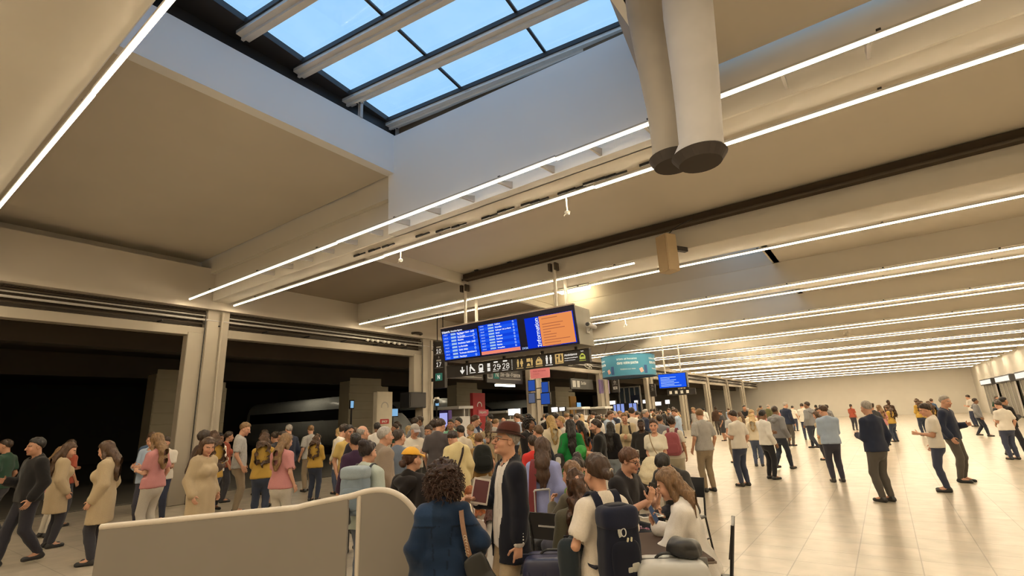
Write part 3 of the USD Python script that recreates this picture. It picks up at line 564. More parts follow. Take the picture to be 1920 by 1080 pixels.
# ---- hanging concrete drop at the upper right
def unp(pts, Y): return [tuple(at(px, py, 1, Y)[[0, 2]]) for px, py in pts]
cd = thing('concrete_drop', 'rough concrete drop column hanging from the roof at the upper right', 'column', (0, 0, 0), 0)
Lq = [(1168, -60), (1176, 20), (1190, 90), (1200, 140), (1213, 200), (1222, 262), (1224, 296)]
Rq = [(1240, -60), (1247, 20), (1258, 90), (1268, 140), (1276, 200), (1282, 262), (1284, 296)]
def drop(Lp, Rp, Y, sq=1.0):
    secs = []
    for (a, b) in zip(Lp, Rp):
        p, q = at(*a, 1, Y), at(*b, 1, Y); c = (p + q) / 2; r = abs(q[0] - p[0]) / 2
        an = np.linspace(0, 2 * np.pi, 28, endpoint=False)
        secs.append(np.stack([c[0] + r * np.cos(an), c[1] + r * sq * np.sin(an), np.full(28, c[2])], 1))
    V = np.vstack(secs); n = 28; F = []
    for i in range(len(secs) - 1):
        for k in range(n):
            k2 = (k + 1) % n; F += [(i * n + k, (i + 1) * n + k, (i + 1) * n + k2), (i * n + k, (i + 1) * n + k2, i * n + k2)]
    V = np.vstack([V, secs[0].mean(0), secs[-1].mean(0)]); a, b = len(V) - 2, len(V) - 1
    for k in range(n):
        k2 = (k + 1) % n; F += [(a, k, k2), (b, (len(secs) - 1) * n + k2, (len(secs) - 1) * n + k)]
    return trimesh.Trimesh(V, F, process=False)
put('ridge', drop(Lq, Rq, 4.0), paint('concrete_beige', (.40, .365, .315), .85, bump=.4, scale=4, vary=.15), cd, smooth=50)
Lr = [(1232, -60), (1238, 20), (1248, 90), (1255, 140), (1262, 200), (1268, 262), (1262, 285)]
Lr = [(x + 4, y) for x, y in Lr]; Lr[-1] = (1262, 285)
Rr = [(1335, -60), (1340, 20), (1346, 90), (1350, 140), (1354, 200), (1358, 262), (1360, 285)]
put('shaft', drop(Lr, Rr, 3.75, .8), paint('concrete_grey', (.54, .53, .54), .85, bump=.4, scale=4, vary=.12), cd, smooth=50)
put('end_cap', cat(lathe([(0, -.06), (.16, -.06), (.2, .02), (0, .02)], 28, at(1262, 300, 1, 4.0)), lathe([(0, -.05), (.16, -.05), (.21, .02), (0, .02)], 28, at(1312, 296, 1, 3.75))), paint('concrete_dark', (.06, .05, .045), .9), cd)
hq = [at(px, py, 1, 5.2) for px, py in ((1132, -30), (1270, -30), (1275, 160), (1203, 150), (1198, 138))]
struct('ceiling_haunch', hull(np.vstack([np.array(hq), np.array(hq) + [0, .5, 0]])), paint('haunch_tan', (.44, .35, .26), .7), 'tan sloping haunch at the right end of the roof light')
# ------------------------------------------------------------------ the dark track side behind the columns
def pier(py0, label, h=1.0, L=2.6):
    "board-marked concrete pier with a chamfered top"
    base = paint('pier_concrete', (0.30, 0.26, 0.17), 0.85)
    t = thing('bridge_pier', label, 'pier', (-22.4, py0, 0), 0)
    prof = [(0, 0), (0, 3.95 * h), (L * .55, 4.1 * h), (L, 3.45 * h), (L, 0)]
    m = trimesh.creation.extrude_polygon(sg.Polygon(prof), .8, engine='earcut')
    put('shaft', xf(m, (-.4, 0, 0), (0, 1, 0), (0, 0, 1), (1, 0, 0)), base, t)
    for i in range(9):
        z = .4 + i * .42
        put('board_mark', box(.4, .425, .02, L - .02 - max(0, (z - 3.3)) * 1.2, z, z + .36, .008), base, t)
pier(16.1, 'wide concrete bridge pier with a chamfered top at the left, behind the first opening')
pier(24.2, 'concrete bridge pier behind the red banner in the second opening')
pier(36.3, 'concrete bridge pier behind the ochre panel in the third opening', .95, 3.4)
pier(7.5, 'concrete bridge pier further to the left in the dark', 1.0)
for i, (x, z) in enumerate(((-18.2, 4.25), (-26, 4.1))):
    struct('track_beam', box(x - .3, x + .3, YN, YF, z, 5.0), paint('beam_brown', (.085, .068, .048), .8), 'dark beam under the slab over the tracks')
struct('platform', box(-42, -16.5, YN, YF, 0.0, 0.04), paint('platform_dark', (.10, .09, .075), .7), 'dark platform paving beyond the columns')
# platform lamps that feebly light the trains
PLAMP = emit('platform_lamp', (1.0, .86, .62), 30.0)
for i, (x, y) in enumerate(((-19.5, 12), (-19.5, 20.5), (-19.5, 29.5), (-19.5, 38.5), (-19.5, 47), (-30, 18), (-30, 30), (-30, 42))):
    o = thing('platform_lamp', '%s ceiling lamp over the dark platforms' % ('first second third fourth fifth sixth seventh eighth'.split()[i]), 'lamp', (x, y, 4.86), 0)
    put('lens', box(-.1, .1, -.5, .5, 0, .04), PLAMP, o); put('housing', box(-.12, .12, -.52, .52, .04, .14), DARK, o)
# trains: a long nosed cab facing the hall, body running away along -X
def train(y, label, x=-22.2, kind=0):
    t = thing('train', label, 'train', (x, y, 0), 0)
    st = [(0, .35, .95, 1.15), (-.5, .75, 1.6, 1.25), (-1.4, 1.05, 2.25, 1.3), (-2.6, 1.25, 2.95, 1.35), (-4.2, 1.42, 3.45, 1.4), (-6.5, 1.45, 3.6, 1.42), (-16, 1.45, 3.6, 1.42)]
    V, n = [], 20
    for xx, hw, top, _ in st:
        zc, hz = (top + .45) / 2, (top - .45) / 2
        for a in np.linspace(0, 2 * np.pi, n, endpoint=False):
            c, s_ = math.cos(a), math.sin(a); V.append((xx, hw * np.sign(c) * abs(c) ** .55, zc + hz * np.sign(s_) * abs(s_) ** .65))
    F = []
    for i in range(len(st) - 1):
        for k in range(n): F.append((i * n + k, (i + 1) * n + k, (i + 1) * n + (k + 1) % n, i * n + (k + 1) % n))
    V = np.array(V); F = np.array(F); V = np.vstack([V, V[:n].mean(0) + [.12, 0, 0], V[-n:].mean(0)])
    F = np.vstack([F[:, [0, 1, 2]], F[:, [0, 2, 3]], [(len(V) - 2, k, (k + 1) % n) for k in range(n)], [(len(V) - 1, len(st) * n - n + (k + 1) % n, len(st) * n - n + k) for k in range(n)]])
    put('body', trimesh.Trimesh(V, F, process=False), paint('train_white', (.62, .64, .62), .35), t, smooth=40)
    put('windscreen', slab([(-1.55, -.72, 2.36), (-1.55, .72, 2.36), (-2.6, .62, 2.98), (-2.6, -.62, 2.98)], .03), BLACK, t)
    for s_ in (-1, 1):
        put('headlight', trimesh.creation.icosphere(2, .13).apply_scale([.5, 1, 1]).apply_translation((-.35, s_ * .55, 1.15)), STEEL, t)
        put('side_band', hull([(xx, s_ * w, z) for xx, w in ((-4.4, 1.44), (-15.5, 1.465)) for z in (2.1, 2.75)] + [(-5, s_ * 1.40, 2.4), (-15.5, s_ * 1.40, 2.4)]), BLACK, t)
    put('coupler_hatch', hull([(.13, -.22, .75), (.13, .22, .75), (.13, .22, 1.1), (.13, -.22, 1.1), (.0, 0, .9)]), GREYP, t)
    for i in range(3): put('wheel_skirt', box(-5 - i * 3.5, -3 - i * 3.5, -1.25, 1.25, .05, .5, .05), DARK, t)
train(20.6, 'white train with a sloping nose between the white poster and the black cabinet')
train(31.2, 'white train with a sloping nose beyond the red banner', -23.5)
train(46, 'white train waiting at a far platform', -23.5)

def xpanel(px0, py0, px1, py1, X, name, label, categ, m, depth=.12):
    a, b = at(px0, py0, 0, X), at(px1, py1, 0, X)
    z0 = min(a[2], b[2]); t = thing(name, label, categ, (X, a[1], z0), 0)
    return t, b[1] - a[1], max(a[2], b[2]) - z0, z0
t, w, h, z0 = xpanel(700, 735, 728, 800, -17.5, 'poster_pillar', 'tall off-white poster pillar with a red logo at the left', 'advertising pillar', None)
h = h + z0; t.GetAttribute('xformOp:translate').Set(Gf.Vec3d(-17.5, at(700, 735, 0, -17.5)[1], 0))
put('panel', box(0, .25, 0, w, 0, h, .015), paint('poster_white', (.62, .56, .44), .6), t)
g = put('logo', flatx(trimesh.creation.extrude_polygon(sg.box(-.2, -.06, .2, .06).buffer(.04), .004, engine='earcut'), .25, w * .5, h * .60), paint('logo_red', (.45, .03, .03), .5), t)
put('logo_text', flatx(text('SNCF', .085, .004, True, center=True, width=.36), .256, w * .5, h * .60 - .043), INK, g)
put('emblem', flatx(trimesh.creation.extrude_polygon(sg.Point(0, 0).buffer(.2).difference(sg.Point(0, 0).buffer(.15)).difference(sg.box(-.3, -.3, .3, -.05)), .004, engine='earcut'), .25, w * .5, h * .80), GREYP, t)
put('plinth', box(-.03, .28, -.03, w + .03, 0, .08, .01), GREYP, t)
t, w, h, z0 = xpanel(881, 737, 905, 775, -17.5, 'red_banner', 'red upright banner with a white arch mark near a train', 'banner', None)
put('panel', box(0, .2, 0, w, -z0, h, .01), paint('banner_red', (.42, .035, .04), .6), t)
put('emblem', flatx(trimesh.creation.extrude_polygon(sg.Point(0, 0).buffer(.2).difference(sg.Point(0, 0).buffer(.14)).difference(sg.box(-.3, -.3, .3, -.06)), .004, engine='earcut'), .2, w * .52, h * .38), INK, t)
b = put('lower_block', box(.2, .24, w * .35, w * 1.2, -.15, h * .18), paint('banner_pink', (.60, .12, .16), .6), t)
put('printed_text', flatx(text('Départs', .12, .004, True, width=.9), .245, w * .42, .0), INK, b)
t, w, h, z0 = xpanel(1066, 743, 1079, 763, -19, 'ochre_panel', 'ochre upright panel in front of a concrete pier', 'panel', None)
put('panel', box(0, .12, 0, w, -z0, h, .01), paint('ochre', (.42, .22, .04), .6), t)
for i, (a, b, c, d, lab) in enumerate(((727, 767, 744, 780, 'bright blue screen beside the white poster pillar'), (656, 752, 661, 765, 'blue screen at the left edge of the dark opening'), (815, 753, 821, 761, 'tiny blue screen right of the first column'), (1080, 755, 1088, 763, 'blue screen right of the ochre panel'))):
    t, w, h, z0 = xpanel(a, b, c, d, -18.5, 'platform_screen', lab, 'screen', None)
    put('display', box(.06, .07, 0, w, 0, h), emit('screen_sky', (.28, .55, .85), .8), t); put('casing', box(0, .06, -.04, w + .04, -.04, h + .04, .01), BLACK, t); put('post', rod((.03, w / 2, -z0), (.03, w / 2, 0), .04, 8), DARK, t)
# totem with a lavender display, white service desk, kiosks, gates near the columns
def ybox(px0, py0, px1, py1, Y, name, label, categ):
    a, b = at(px0, py0, 1, Y), at(px1, py1, 1, Y)
    return thing(name, label, categ, (a[0], Y, 0), 0), b[0] - a[0], a[2]
t, w, h = ybox(823, 770, 841, 800, 17.5, 'display_totem', 'purple display totem with a lavender screen right of the first column', 'display')
put('body', box(0, w, 0, .25, 0, h, .02), paint('totem_purple', (.08, .04, .22), .4), t); put('display', box(.05, w - .07, -.012, 0, .5, h - .12), emit('screen_lavender', (.42, .42, .85), .95), t)
def kiosk(px0, py0, px1, py1, Y, label, tall=.5, m=None):
    t, w, h = ybox(px0, py0, px1, py1, Y, 'service_kiosk', label, 'kiosk')
    put('counter', box(0, w, 0, .8, 0, h - tall if h > tall + .4 else h * .6, .02), m or WHITE, t)
    put('canopy', box(-.1, w + .1, -.15, .95, h - .14, h, .02), WHITE, t)
    for x in (.06, w - .06): put('post', box(x - .04, x + .04, .36, .44, 0, h - .1), STEEL, t)
    put('back_panel', box(.05, w - .05, .72, .78, 0, h - .14), GREYP, t)
kiosk(818, 764, 862, 800, 19.0, 'white roofed kiosk behind the purple totem')
kiosk(860, 779, 884, 800, 21.0, 'small white kiosk under the red banner')
kiosk(905, 772, 950, 790, 24.0, 'white kiosk in front of the distant train')
kiosk(1068, 764, 1092, 790, 27.0, 'white counter below the ochre panel')
kiosk(1095, 764, 1136, 790, 29.0, 'white counters left of the third column')
def glow_sign(px0, py0, px1, py1, Y, label, strength=1.4):
    a, b = at(px0, py0, 1, Y), at(px1, py1, 1, Y)
    t = thing('illuminated_sign', label, 'sign', (a[0], Y, b[2]), 0)
    put('light_face', box(0, b[0] - a[0], -.02, 0, 0, a[2] - b[2]), emit('sign_glow', (1, .95, .88), 1.6), t); put('casing', box(-.03, b[0] - a[0] + .03, 0, .12, -.03, a[2] - b[2] + .03, .01), BLACK, t)
    put('post', rod(((b[0] - a[0]) / 2, .06, -b[2]), ((b[0] - a[0]) / 2, .06, 0), .04, 8), DARK, t)
glow_sign(953, 767, 976, 778, 20.5, 'white illuminated sign above the hat of the man in the blazer')
glow_sign(1034, 764, 1046, 772, 21.0, 'left one of two small white illuminated signs right of the second column')
glow_sign(1049, 764, 1059, 770, 21.0, 'right one of two small white illuminated signs right of the second column')
glow_sign(1142, 752, 1154, 758, 33.0, 'white illuminated sign right of the third column')
glow_sign(1189, 751, 1196, 757, 37.0, 'white illuminated sign above the row of far bluish screens')
glow_sign(1205, 750, 1213, 756, 41.0, 'small white light right of the fourth column')
glow_sign(1220, 754, 1240, 760, 43.0, 'bright shop front sign under the far blade sign')
glow_sign(1247, 750, 1256, 757, 45.0, 'bright square sign at the far right')
t, w, h = ybox(1148, 757, 1196, 778, 35.0, 'screen_wall', 'row of bluish screens far behind the crowd', 'screen')
for i in range(6):
    if i != 3: put('display', box(i * w / 6 + .04, (i + 1) * w / 6 - .04, -.03, 0, 1.5, h - .05), emit('screen_pale', (.32, .42, .9), .8), t)
put('frame', box(0, w, 0, .15, 0, h, .01), BLACK, t)
t, w, h = ybox(1160, 726, 1202, 756, 44.0, 'glazed_front', 'dim bluish glazed shop front between the third and fourth columns', 'shop front')
for i in range(4): put('pane', box(i * w / 4 + .06, (i + 1) * w / 4 - .06, 0, .04, 0, h - .1), paint('dim_glass', (.06, .09, .14), .15), t)
put('frame', cat(*[box(i * w / 4 - .06, i * w / 4 + .06, -.02, .06, 0, h) for i in range(5)] + [box(0, w, -.02, .06, h - .12, h)]), STEEL, t)
put('upper_panel', box(w * .55, w * .95, -.05, -.01, h * .55, h * .8), paint('navy_panel', (.012, .02, .06), .4), t)
# shops closing the far right side of the hall
for i in range(5):
    y = 30 + i * 9
    t = thing('shop_front', '%s lit shop front along the right wall of the hall' % ('first second third fourth fifth'.split()[i]), 'shop front', (XR - .02, y, 0), 0)
    put('fascia', box(-.5, 0, 0, 7, 2.9, 3.5, .02), paint('shop_dark', (.05, .05, .055), .5), t); put('light_box', box(-.52, -.5, .3, 6.7, 3.0, 3.4), emit('shop_glow', (1, .93, .8), 1.1), t)
    for j in range(5): put('mullion', box(-.3, -.2, j * 1.72, j * 1.72 + .1, 0, 2.9), STEEL, t)
    for j in range(4): put('pane', box(-.27, -.24, j * 1.72 + .1, (j + 1) * 1.72, .1, 2.9), paint('shop_glass', (.12, .11, .10), .2), t)
# ------------------------------------------------------------------ foreground: the balustrade with its round end
bal = thing('balustrade', 'grey balustrade with a rounded pale handrail at the lower left', 'railing')
bc = away(728, 1000, 4.55); rt = ROT[:, 0] * [1, 1, 0]; rt /= np.linalg.norm(rt); fwd = np.cross([0, 0, 1], rt)
def bpix(px, py):
    r = ray(px, py); n = fwd; return EYE + r * (np.dot(bc - EYE, n) / np.dot(r, n))
rp = [(560, 952), (610, 940), (656, 931), (680, 924), (700, 920), (722, 920), (742, 926), (760, 938), (776, 957), (788, 980), (797, 1008), (802, 1040), (805, 1080), (806, 1130), (806, 1180)]
R3 = [bpix(*p) for p in rp]
from scipy.interpolate import CubicSpline
cs = CubicSpline(np.arange(len(R3)), np.array(R3)); R3 = cs(np.linspace(0, len(R3) - 1, 60))
left = R3[0] - rt * 0.0; ext = [R3[0] - rt * d - np.array([0, 0, .05 * d]) for d in (1.6, 1.2, .8, .4)]
R3 = np.vstack([ext, R3])
put('handrail', tube(R3, 0.026, 12), paint('rail_cream', (.62, .56, .48), .4), bal, smooth=50)
o2 = (R3 - bc) @ np.stack([rt, [0, 0, 1]], 1)
poly2 = sg.Polygon([(x, z) for x, z in o2] + [(o2[-1][0], -bc[2]), (o2[0][0], -bc[2])]).buffer(0)
pm = trimesh.creation.extrude_polygon(poly2, .05, engine='earcut'); pm.apply_translation((0, 0, -.025))
px_ = o2[:, 0].min(); gap = bpix(672, 1000); gx = np.dot(gap - bc, rt)
panel = poly2.intersection(sg.box(gx + .02, -9, 9, 9)); panel2 = poly2.intersection(sg.box(-9, -9, gx - .09, 9))
for nm, pg in (('panel', panel), ('panel', panel2)):
    m = trimesh.creation.extrude_polygon(pg if pg.geom_type == 'Polygon' else max(pg.geoms, key=lambda g: g.area), .04, engine='earcut'); m.apply_translation((0, 0, -.02))
    put(nm, xf(m, bc, rt, (0, 0, 1), -fwd), paint('balustrade_grey', (.25, .225, .20), .45, vary=.03), bal)
put('post', cat(rod(bc + rt * gx + [0, 0, -bc[2]], bc + rt * gx + [0, 0, np.interp(gx, o2[:, 0], o2[:, 1])], .022, 12)), paint('rail_cream', (.62, .56, .48), .4), bal, smooth=50)
# ------------------------------------------------------------------ people: signed distance fields meshed with surface nets
def rotx(d): a = math.radians(d); return np.array([[1, 0, 0], [0, math.cos(a), -math.sin(a)], [0, math.sin(a), math.cos(a)]])
def roty(d): a = math.radians(d); return np.array([[math.cos(a), 0, math.sin(a)], [0, 1, 0], [-math.sin(a), 0, math.cos(a)]])
def rotz(d): a = math.radians(d); return np.array([[math.cos(a), -math.sin(a), 0], [math.sin(a), math.cos(a), 0], [0, 0, 1]])
V3 = lambda *a: np.array(a, float)
class Field:
    "a distance grid; shapes are smoothly joined into it, only where they matter"
    def __init__(s, lo, hi, res):
        s.lo = np.array(lo, float) - 2 * res; s.res = res
        s.n = np.ceil((np.array(hi) + 2 * res - s.lo) / res).astype(int) + 1
        s.ax = [(s.lo[i] + res * np.arange(s.n[i])).astype(np.float32) for i in range(3)]
        s.d = np.full(s.n, 9.0, np.float32)
    def block(s, lo, hi):
        a = np.clip(np.floor((lo - s.lo) / s.res).astype(int), 0, s.n); b = np.clip(np.ceil((hi - s.lo) / s.res).astype(int) + 1, 0, s.n)
        if (b <= a).any(): return None
        return tuple(slice(i, j) for i, j in zip(a, b)), np.meshgrid(s.ax[0][a[0]:b[0]], s.ax[1][a[1]:b[1]], s.ax[2][a[2]:b[2]], indexing='ij')
    def join(s, q, dist, k):
        o = s.d[q]
        if k <= 0: s.d[q] = np.minimum(o, dist); return
        h = np.maximum(k - np.abs(o - dist), 0) / k; s.d[q] = np.minimum(o, dist) - h * h * k * .25
    def cone(s, a, b, ra, rb, k=.02, n=None, sq=1.0, cut=False):
        "round cone a-b; flattened by sq along the direction n"
        a, b = np.asarray(a, float), np.asarray(b, float); m = max(ra, rb) + max(k, 0) + 2.5 * s.res
        g = s.block(np.minimum(a, b) - m, np.maximum(a, b) + m)
        if g is None: return
        q, (X, Y, Z) = g; a32 = a.astype(np.float32); P = np.stack([X - a32[0], Y - a32[1], Z - a32[2]], -1); ab = (b - a).astype(np.float32)
        if n is not None:
            n = np.asarray(n, float); n = n - ab * np.dot(n, ab) / max(np.dot(ab, ab), 1e-9); n = (n / np.linalg.norm(n)).astype(np.float32)
            P = P + n * (P @ n)[..., None] * np.float32(1 / sq - 1)
        t = np.clip((P @ ab) / max(np.dot(ab, ab), 1e-9), 0, 1)
        Q = P - t[..., None] * ab; d = np.sqrt(np.einsum('...i,...i', Q, Q)) - (np.float32(ra) + np.float32(rb - ra) * t)
        if n is not None: d = d * (sq + (1 - sq) * .3)
        s.sub(q, d.astype(np.float32), k) if cut else s.join(q, d.astype(np.float32), k)
    def ell(s, c, r, R=None, k=.02, cut=False):
        c, r = np.asarray(c, float), np.asarray(r, float); m = max(r) + max(k, 0) + 2.5 * s.res
        g = s.block(c - m, c + m)
        if g is None: return
        q, (X, Y, Z) = g; c = c.astype(np.float32); r = r.astype(np.float32); P = np.stack([X - c[0], Y - c[1], Z - c[2]], -1)
        if R is not None: P = P @ np.asarray(R, np.float32)
        A_ = P / r; l = np.sqrt(np.einsum('...i,...i', A_, A_)); A_ = A_ / r; g2 = np.sqrt(np.einsum('...i,...i', A_, A_))
        d = np.where(g2 > 1e-6, l * (l - 1) / np.maximum(g2, 1e-6), -min(r)).astype(np.float32)
        s.sub(q, d, k) if cut else s.join(q, d, k)
    def sub(s, q, d, k):
        o = s.d[q]; d = -d
        if k <= 0: s.d[q] = np.maximum(o, d); return
        h = np.maximum(k - np.abs(o - d), 0) / k; s.d[q] = np.maximum(o, d) + h * h * k * .25
    def pts(s): return np.stack(np.meshgrid(*s.ax, indexing='ij'), -1)
    def plane(s, p, n):
        "keep the side that n points away from"
        n = np.asarray(n, float); n = n / np.linalg.norm(n)
        d = (s.ax[0][:, None, None] - p[0]) * n[0] + (s.ax[1][None, :, None] - p[1]) * n[1] + (s.ax[2][None, None, :] - p[2]) * n[2]
        s.d = np.maximum(s.d, d.astype(np.float32))
    def wrinkle(s, amp, freq, seed, band=.03):
        idx = np.unravel_index(np.flatnonzero(np.abs(s.d) < band), s.d.shape)
        if not len(idx[0]): return
        P = np.stack([s.ax[i][idx[i]] for i in range(3)], 1)
        s.d[idx] += (amp * 2 * (meshkit.noise(P * np.asarray(freq) + seed * 7.3, seed) - .5)).astype(np.float32)
    def mesh(s):
        D = s.d; S = D < 0; n = s.n
        c = np.zeros(tuple(n - 1), np.int8)
        for i, j, k in np.ndindex(2, 2, 2): c += S[i:n[0] - 1 + i, j:n[1] - 1 + j, k:n[2] - 1 + k]
        cells = np.unravel_index(np.flatnonzero((c > 0) & (c < 8)), c.shape); m = len(cells[0])
        if m == 0: return np.zeros((0, 3)), np.zeros((0, 3), int)
        cid = np.full(tuple(n - 1), -1, np.int64); cid[cells] = np.arange(m)
        I = np.stack(cells, 1); corner = {}
        for o in np.ndindex(2, 2, 2): corner[o] = D[I[:, 0] + o[0], I[:, 1] + o[1], I[:, 2] + o[2]]
        acc, cnt = np.zeros((m, 3)), np.zeros(m)
        for ax in range(3):
            for u, v in np.ndindex(2, 2):
                o0 = [0, 0, 0]; o0[(ax + 1) % 3] = u; o0[(ax + 2) % 3] = v; o1 = list(o0); o1[ax] = 1
                a, b = corner[tuple(o0)], corner[tuple(o1)]; x = (a < 0) != (b < 0)
                t = np.where(x, a / np.where(x, a - b, 1), 0); p = np.tile(np.array(o0, float), (m, 1)); p[:, ax] = t
                acc += p * x[:, None]; cnt += x
        verts = s.lo + (I + acc / cnt[:, None]) * s.res
        F = []
        for ax in range(3):
            sl0 = [slice(1, n[i] - 1) for i in range(3)]; sl1 = list(sl0); sl0[ax] = slice(0, n[ax] - 1); sl1[ax] = slice(1, n[ax])
            a, b = S[tuple(sl0)], S[tuple(sl1)]; e = np.unravel_index(np.flatnonzero(a != b), a.shape); fl = a[e]
            base = [e[i] + (0 if i == ax else 1) for i in range(3)]; u, v = (ax + 1) % 3, (ax + 2) % 3
            def cc(du, dv):
                q = [base[0], base[1], base[2]]; q = list(q); q[u] = q[u] - du; q[v] = q[v] - dv; return cid[q[0], q[1], q[2]]
            q = np.stack([cc(1, 1), cc(0, 1), cc(0, 0), cc(1, 0)], 1); q[~fl] = q[~fl][:, ::-1]; F.append(q)
        F = np.vstack(F); F = F[(F >= 0).all(1)]
        return verts, np.vstack([F[:, [0, 1, 2]], F[:, [0, 2, 3]]])

def ik(S, W, l1, l2, hint):
    d = W - S; L = np.linalg.norm(d); L2 = min(L, (l1 + l2) * .995); d = d / max(L, 1e-6); W = S + d * L2
    a = (l1 * l1 - l2 * l2 + L2 * L2) / (2 * L2); h = math.sqrt(max(l1 * l1 - a * a, 1e-8))
    n = hint - d * np.dot(hint, d); n /= max(np.linalg.norm(n), 1e-6)
    return S + d * a + n * h, W

def skeleton(h=1.75, fem=False, lean=0, twist=0, side=0, yaw=0, pitch=0, tilt=0, legs='stand', armL=None, armR=None, build=1.0, head=1.0):
    """joints in the person's frame: forward +Y, right +X.  arms: None hangs, or dict(t=wrist target from the chest, e=elbow hint, f=finger direction, n=palm normal, curl=0..1)"""
    s = h / 1.75; J = {'s': s, 'fem': fem, 'b': build}
    pz = {'stand': .93, 'walk': .92, 'sit': .56, 'crouch': .22, 'floor': .13}[legs] * s
    pel = V3(0, 0, pz); R = rotz(twist) @ rotx(-lean) @ roty(side); J['R'] = R; J['pel'] = pel
    up = lambda x, y, z: pel + R @ (V3(x, y, z) * s)
    J['up'] = up
    sw = (.150 if fem else .178) * (1 + (build - 1) * .4)
    J['waist'], J['chest'], J['neck'] = up(0, .005, .16), up(0, -.005, .37), up(0, -.02, .545)
    J['sh'] = [up(-sw, -.015, .475), up(sw, -.015, .475)]
    J['hip'] = [pel + rotz(twist * .5) @ V3(-.092 * s, 0, -.01), pel + rotz(twist * .5) @ V3(.092 * s, 0, -.01)]
    f = V3(0, 1, 0)
    if legs in ('stand', 'walk'):
        st = .0 if legs == 'stand' else .20
        J['ank'] = [V3(-.10 * s, -st * s - .01, .075 * s + (.04 if st else 0)), V3(.10 * s, st * s - .01, .075 * s)]
        J['knee'] = [ik(J['hip'][i], J['ank'][i], .43 * s, .43 * s, V3(0, 1, 0))[0] for i in (0, 1)]
    elif legs == 'sit':
        J['knee'] = [V3(-.13 * s, .44 * s, .525 * s), V3(.13 * s, .44 * s, .525 * s)]; J['ank'] = [V3(-.13 * s, .42 * s, .075 * s), V3(.13 * s, .46 * s, .075 * s)]
    elif legs == 'crouch':
        J['knee'] = [V3(-.17 * s, .33 * s, .50 * s), V3(.17 * s, .33 * s, .50 * s)]; J['ank'] = [V3(-.13 * s, .08 * s, .075 * s), V3(.13 * s, .08 * s, .075 * s)]
    else:
        J['knee'] = [V3(-.34 * s, .30 * s, .12 * s), V3(.34 * s, .30 * s, .12 * s)]; J['ank'] = [V3(.10 * s, .34 * s, .07 * s), V3(-.10 * s, .38 * s, .07 * s)]
    J['toe'] = [a + (V3(0, .17 * s, -.045 * s) if legs != 'floor' else V3(.1 * (1 if i == 0 else -1), .05, -.03)) for i, a in enumerate(J['ank'])]
    RH = R @ rotx(lean * .55) @ rotz(yaw) @ rotx(-pitch) @ roty(tilt); J['RH'] = RH
    hs = s * head * (1 + (1 / s - 1) * .5); J['hs'] = hs
    J['headc'] = J['neck'] + R @ V3(0, .012, .07) * s + RH @ V3(0, .03, .105) * hs
    J['elb'], J['wri'], J['hand'] = [None, None], [None, None], [None, None]
    for i, arm in enumerate((armL, armR)):
        sg_ = -1 if i == 0 else 1
        if arm is None: arm = dict(t=(sg_ * (sw + .075), .06, -.385), e=(sg_ * .35, -1, 0))
        t = V3(*arm['t']); W = J['pel'] + R @ (V3(0, 0, .37) * s + t * s) if not arm.get('abs') else t
        hint = R @ V3(*arm.get('e', (sg_ * .5, -1, -.3)))
        E, W = ik(J['sh'][i], W, .285 * s, .25 * s, hint)
        fd = arm.get('f'); fd = (W - E) if fd is None else R @ V3(*fd); fd = fd / np.linalg.norm(fd)
        pn = arm.get('n'); pn = R @ V3(-sg_, .15, 0) if pn is None else R @ V3(*pn); pn = pn - fd * np.dot(pn, fd); pn /= np.linalg.norm(pn)
        J['elb'][i], J['wri'][i], J['hand'][i] = E, W, (fd, pn, arm.get('curl', .35), sg_)
    return J

def torso(F, J, off=0.0, k=.05):
    s, fem, b, R = J['s'], J['fem'], J['b'], J['R']; fw = R @ V3(0, 1, 0); up = J['up']
    o = off / s
    def c(x0, y0, z0, x1, y1, z1, r0, r1, sq, kk=k): F.cone(up(x0, y0, z0), up(x1, y1, z1), (r0 * b + o) * s, (r1 * b + o) * s, kk * s, fw, sq)
    if fem:
        c(0, -.012, -.04, 0, 0, .14, .172, .125, .68); c(0, 0, .15, 0, -.01, .36, .122, .142, .66); c(0, -.01, .34, 0, -.015, .43, .142, .125, .62)
        if off < .025 or True:
            for q in (-1, 1): F.ell(up(q * .068, .085, .325), (V3(.062, .055, .062) * b + o) * s, R, .04 * s)
    else:
        c(0, -.005, -.04, 0, .005, .16, .160, .148, .70); c(0, .005, .16, 0, -.01, .36, .148, .168, .66); c(0, -.01, .34, 0, -.015, .43, .168, .140, .62)
    for i in (0, 1):
        F.cone(J['sh'][i], up(0, -.02, .47), (.050 * b + o) * s, (.062 * b + o) * s, .05 * s)
        F.cone(up((-.1, .1)[i], -.025, .475), up(0, -.03, .545), (.04 + o) * s, (.045 + o) * s, .04 * s)
def arms(F, J, off=0.0, frac=2.0, k=.03, parts=(0, 1)):
    s, b = J['s'], J['b'] * (.88 if J['fem'] else 1.0)
    for i in parts:
        S, E, W = J['sh'][i], J['elb'][i], J['wri'][i]
        if frac >= 1: 
            F.cone(S, E, .046 * b * s + off, .039 * b * s + off, k)
            t = min(frac - 1, 1.0); q = E + (W - E) * t
            F.cone(E, q, .040 * b * s + off, (.040 + (.028 - .040) * t) * b * s + off, k * .6)
        else: F.cone(S, S + (E - S) * frac, .046 * b * s + off, .042 * b * s + off, k)
def legs_(F, J, off=0.0, k=.04, to=2.0):
    s, b = J['s'], J['b']
    for i in (0, 1):
        H, K, A = J['hip'][i], J['knee'][i], J['ank'][i]
        F.cone(H, K, .088 * b * s + off, .058 * s + off, k)
        if to > 1:
            mid = K + (A - K) * .35 + (J['R'] @ V3(0, -.012, 0)) * 0
            F.cone(K, mid, .055 * s + off, .054 * s + off, k * .5); F.cone(mid, K + (A - K) * min(1, to - 1), .054 * s + off, .038 * s + off, k * .5)
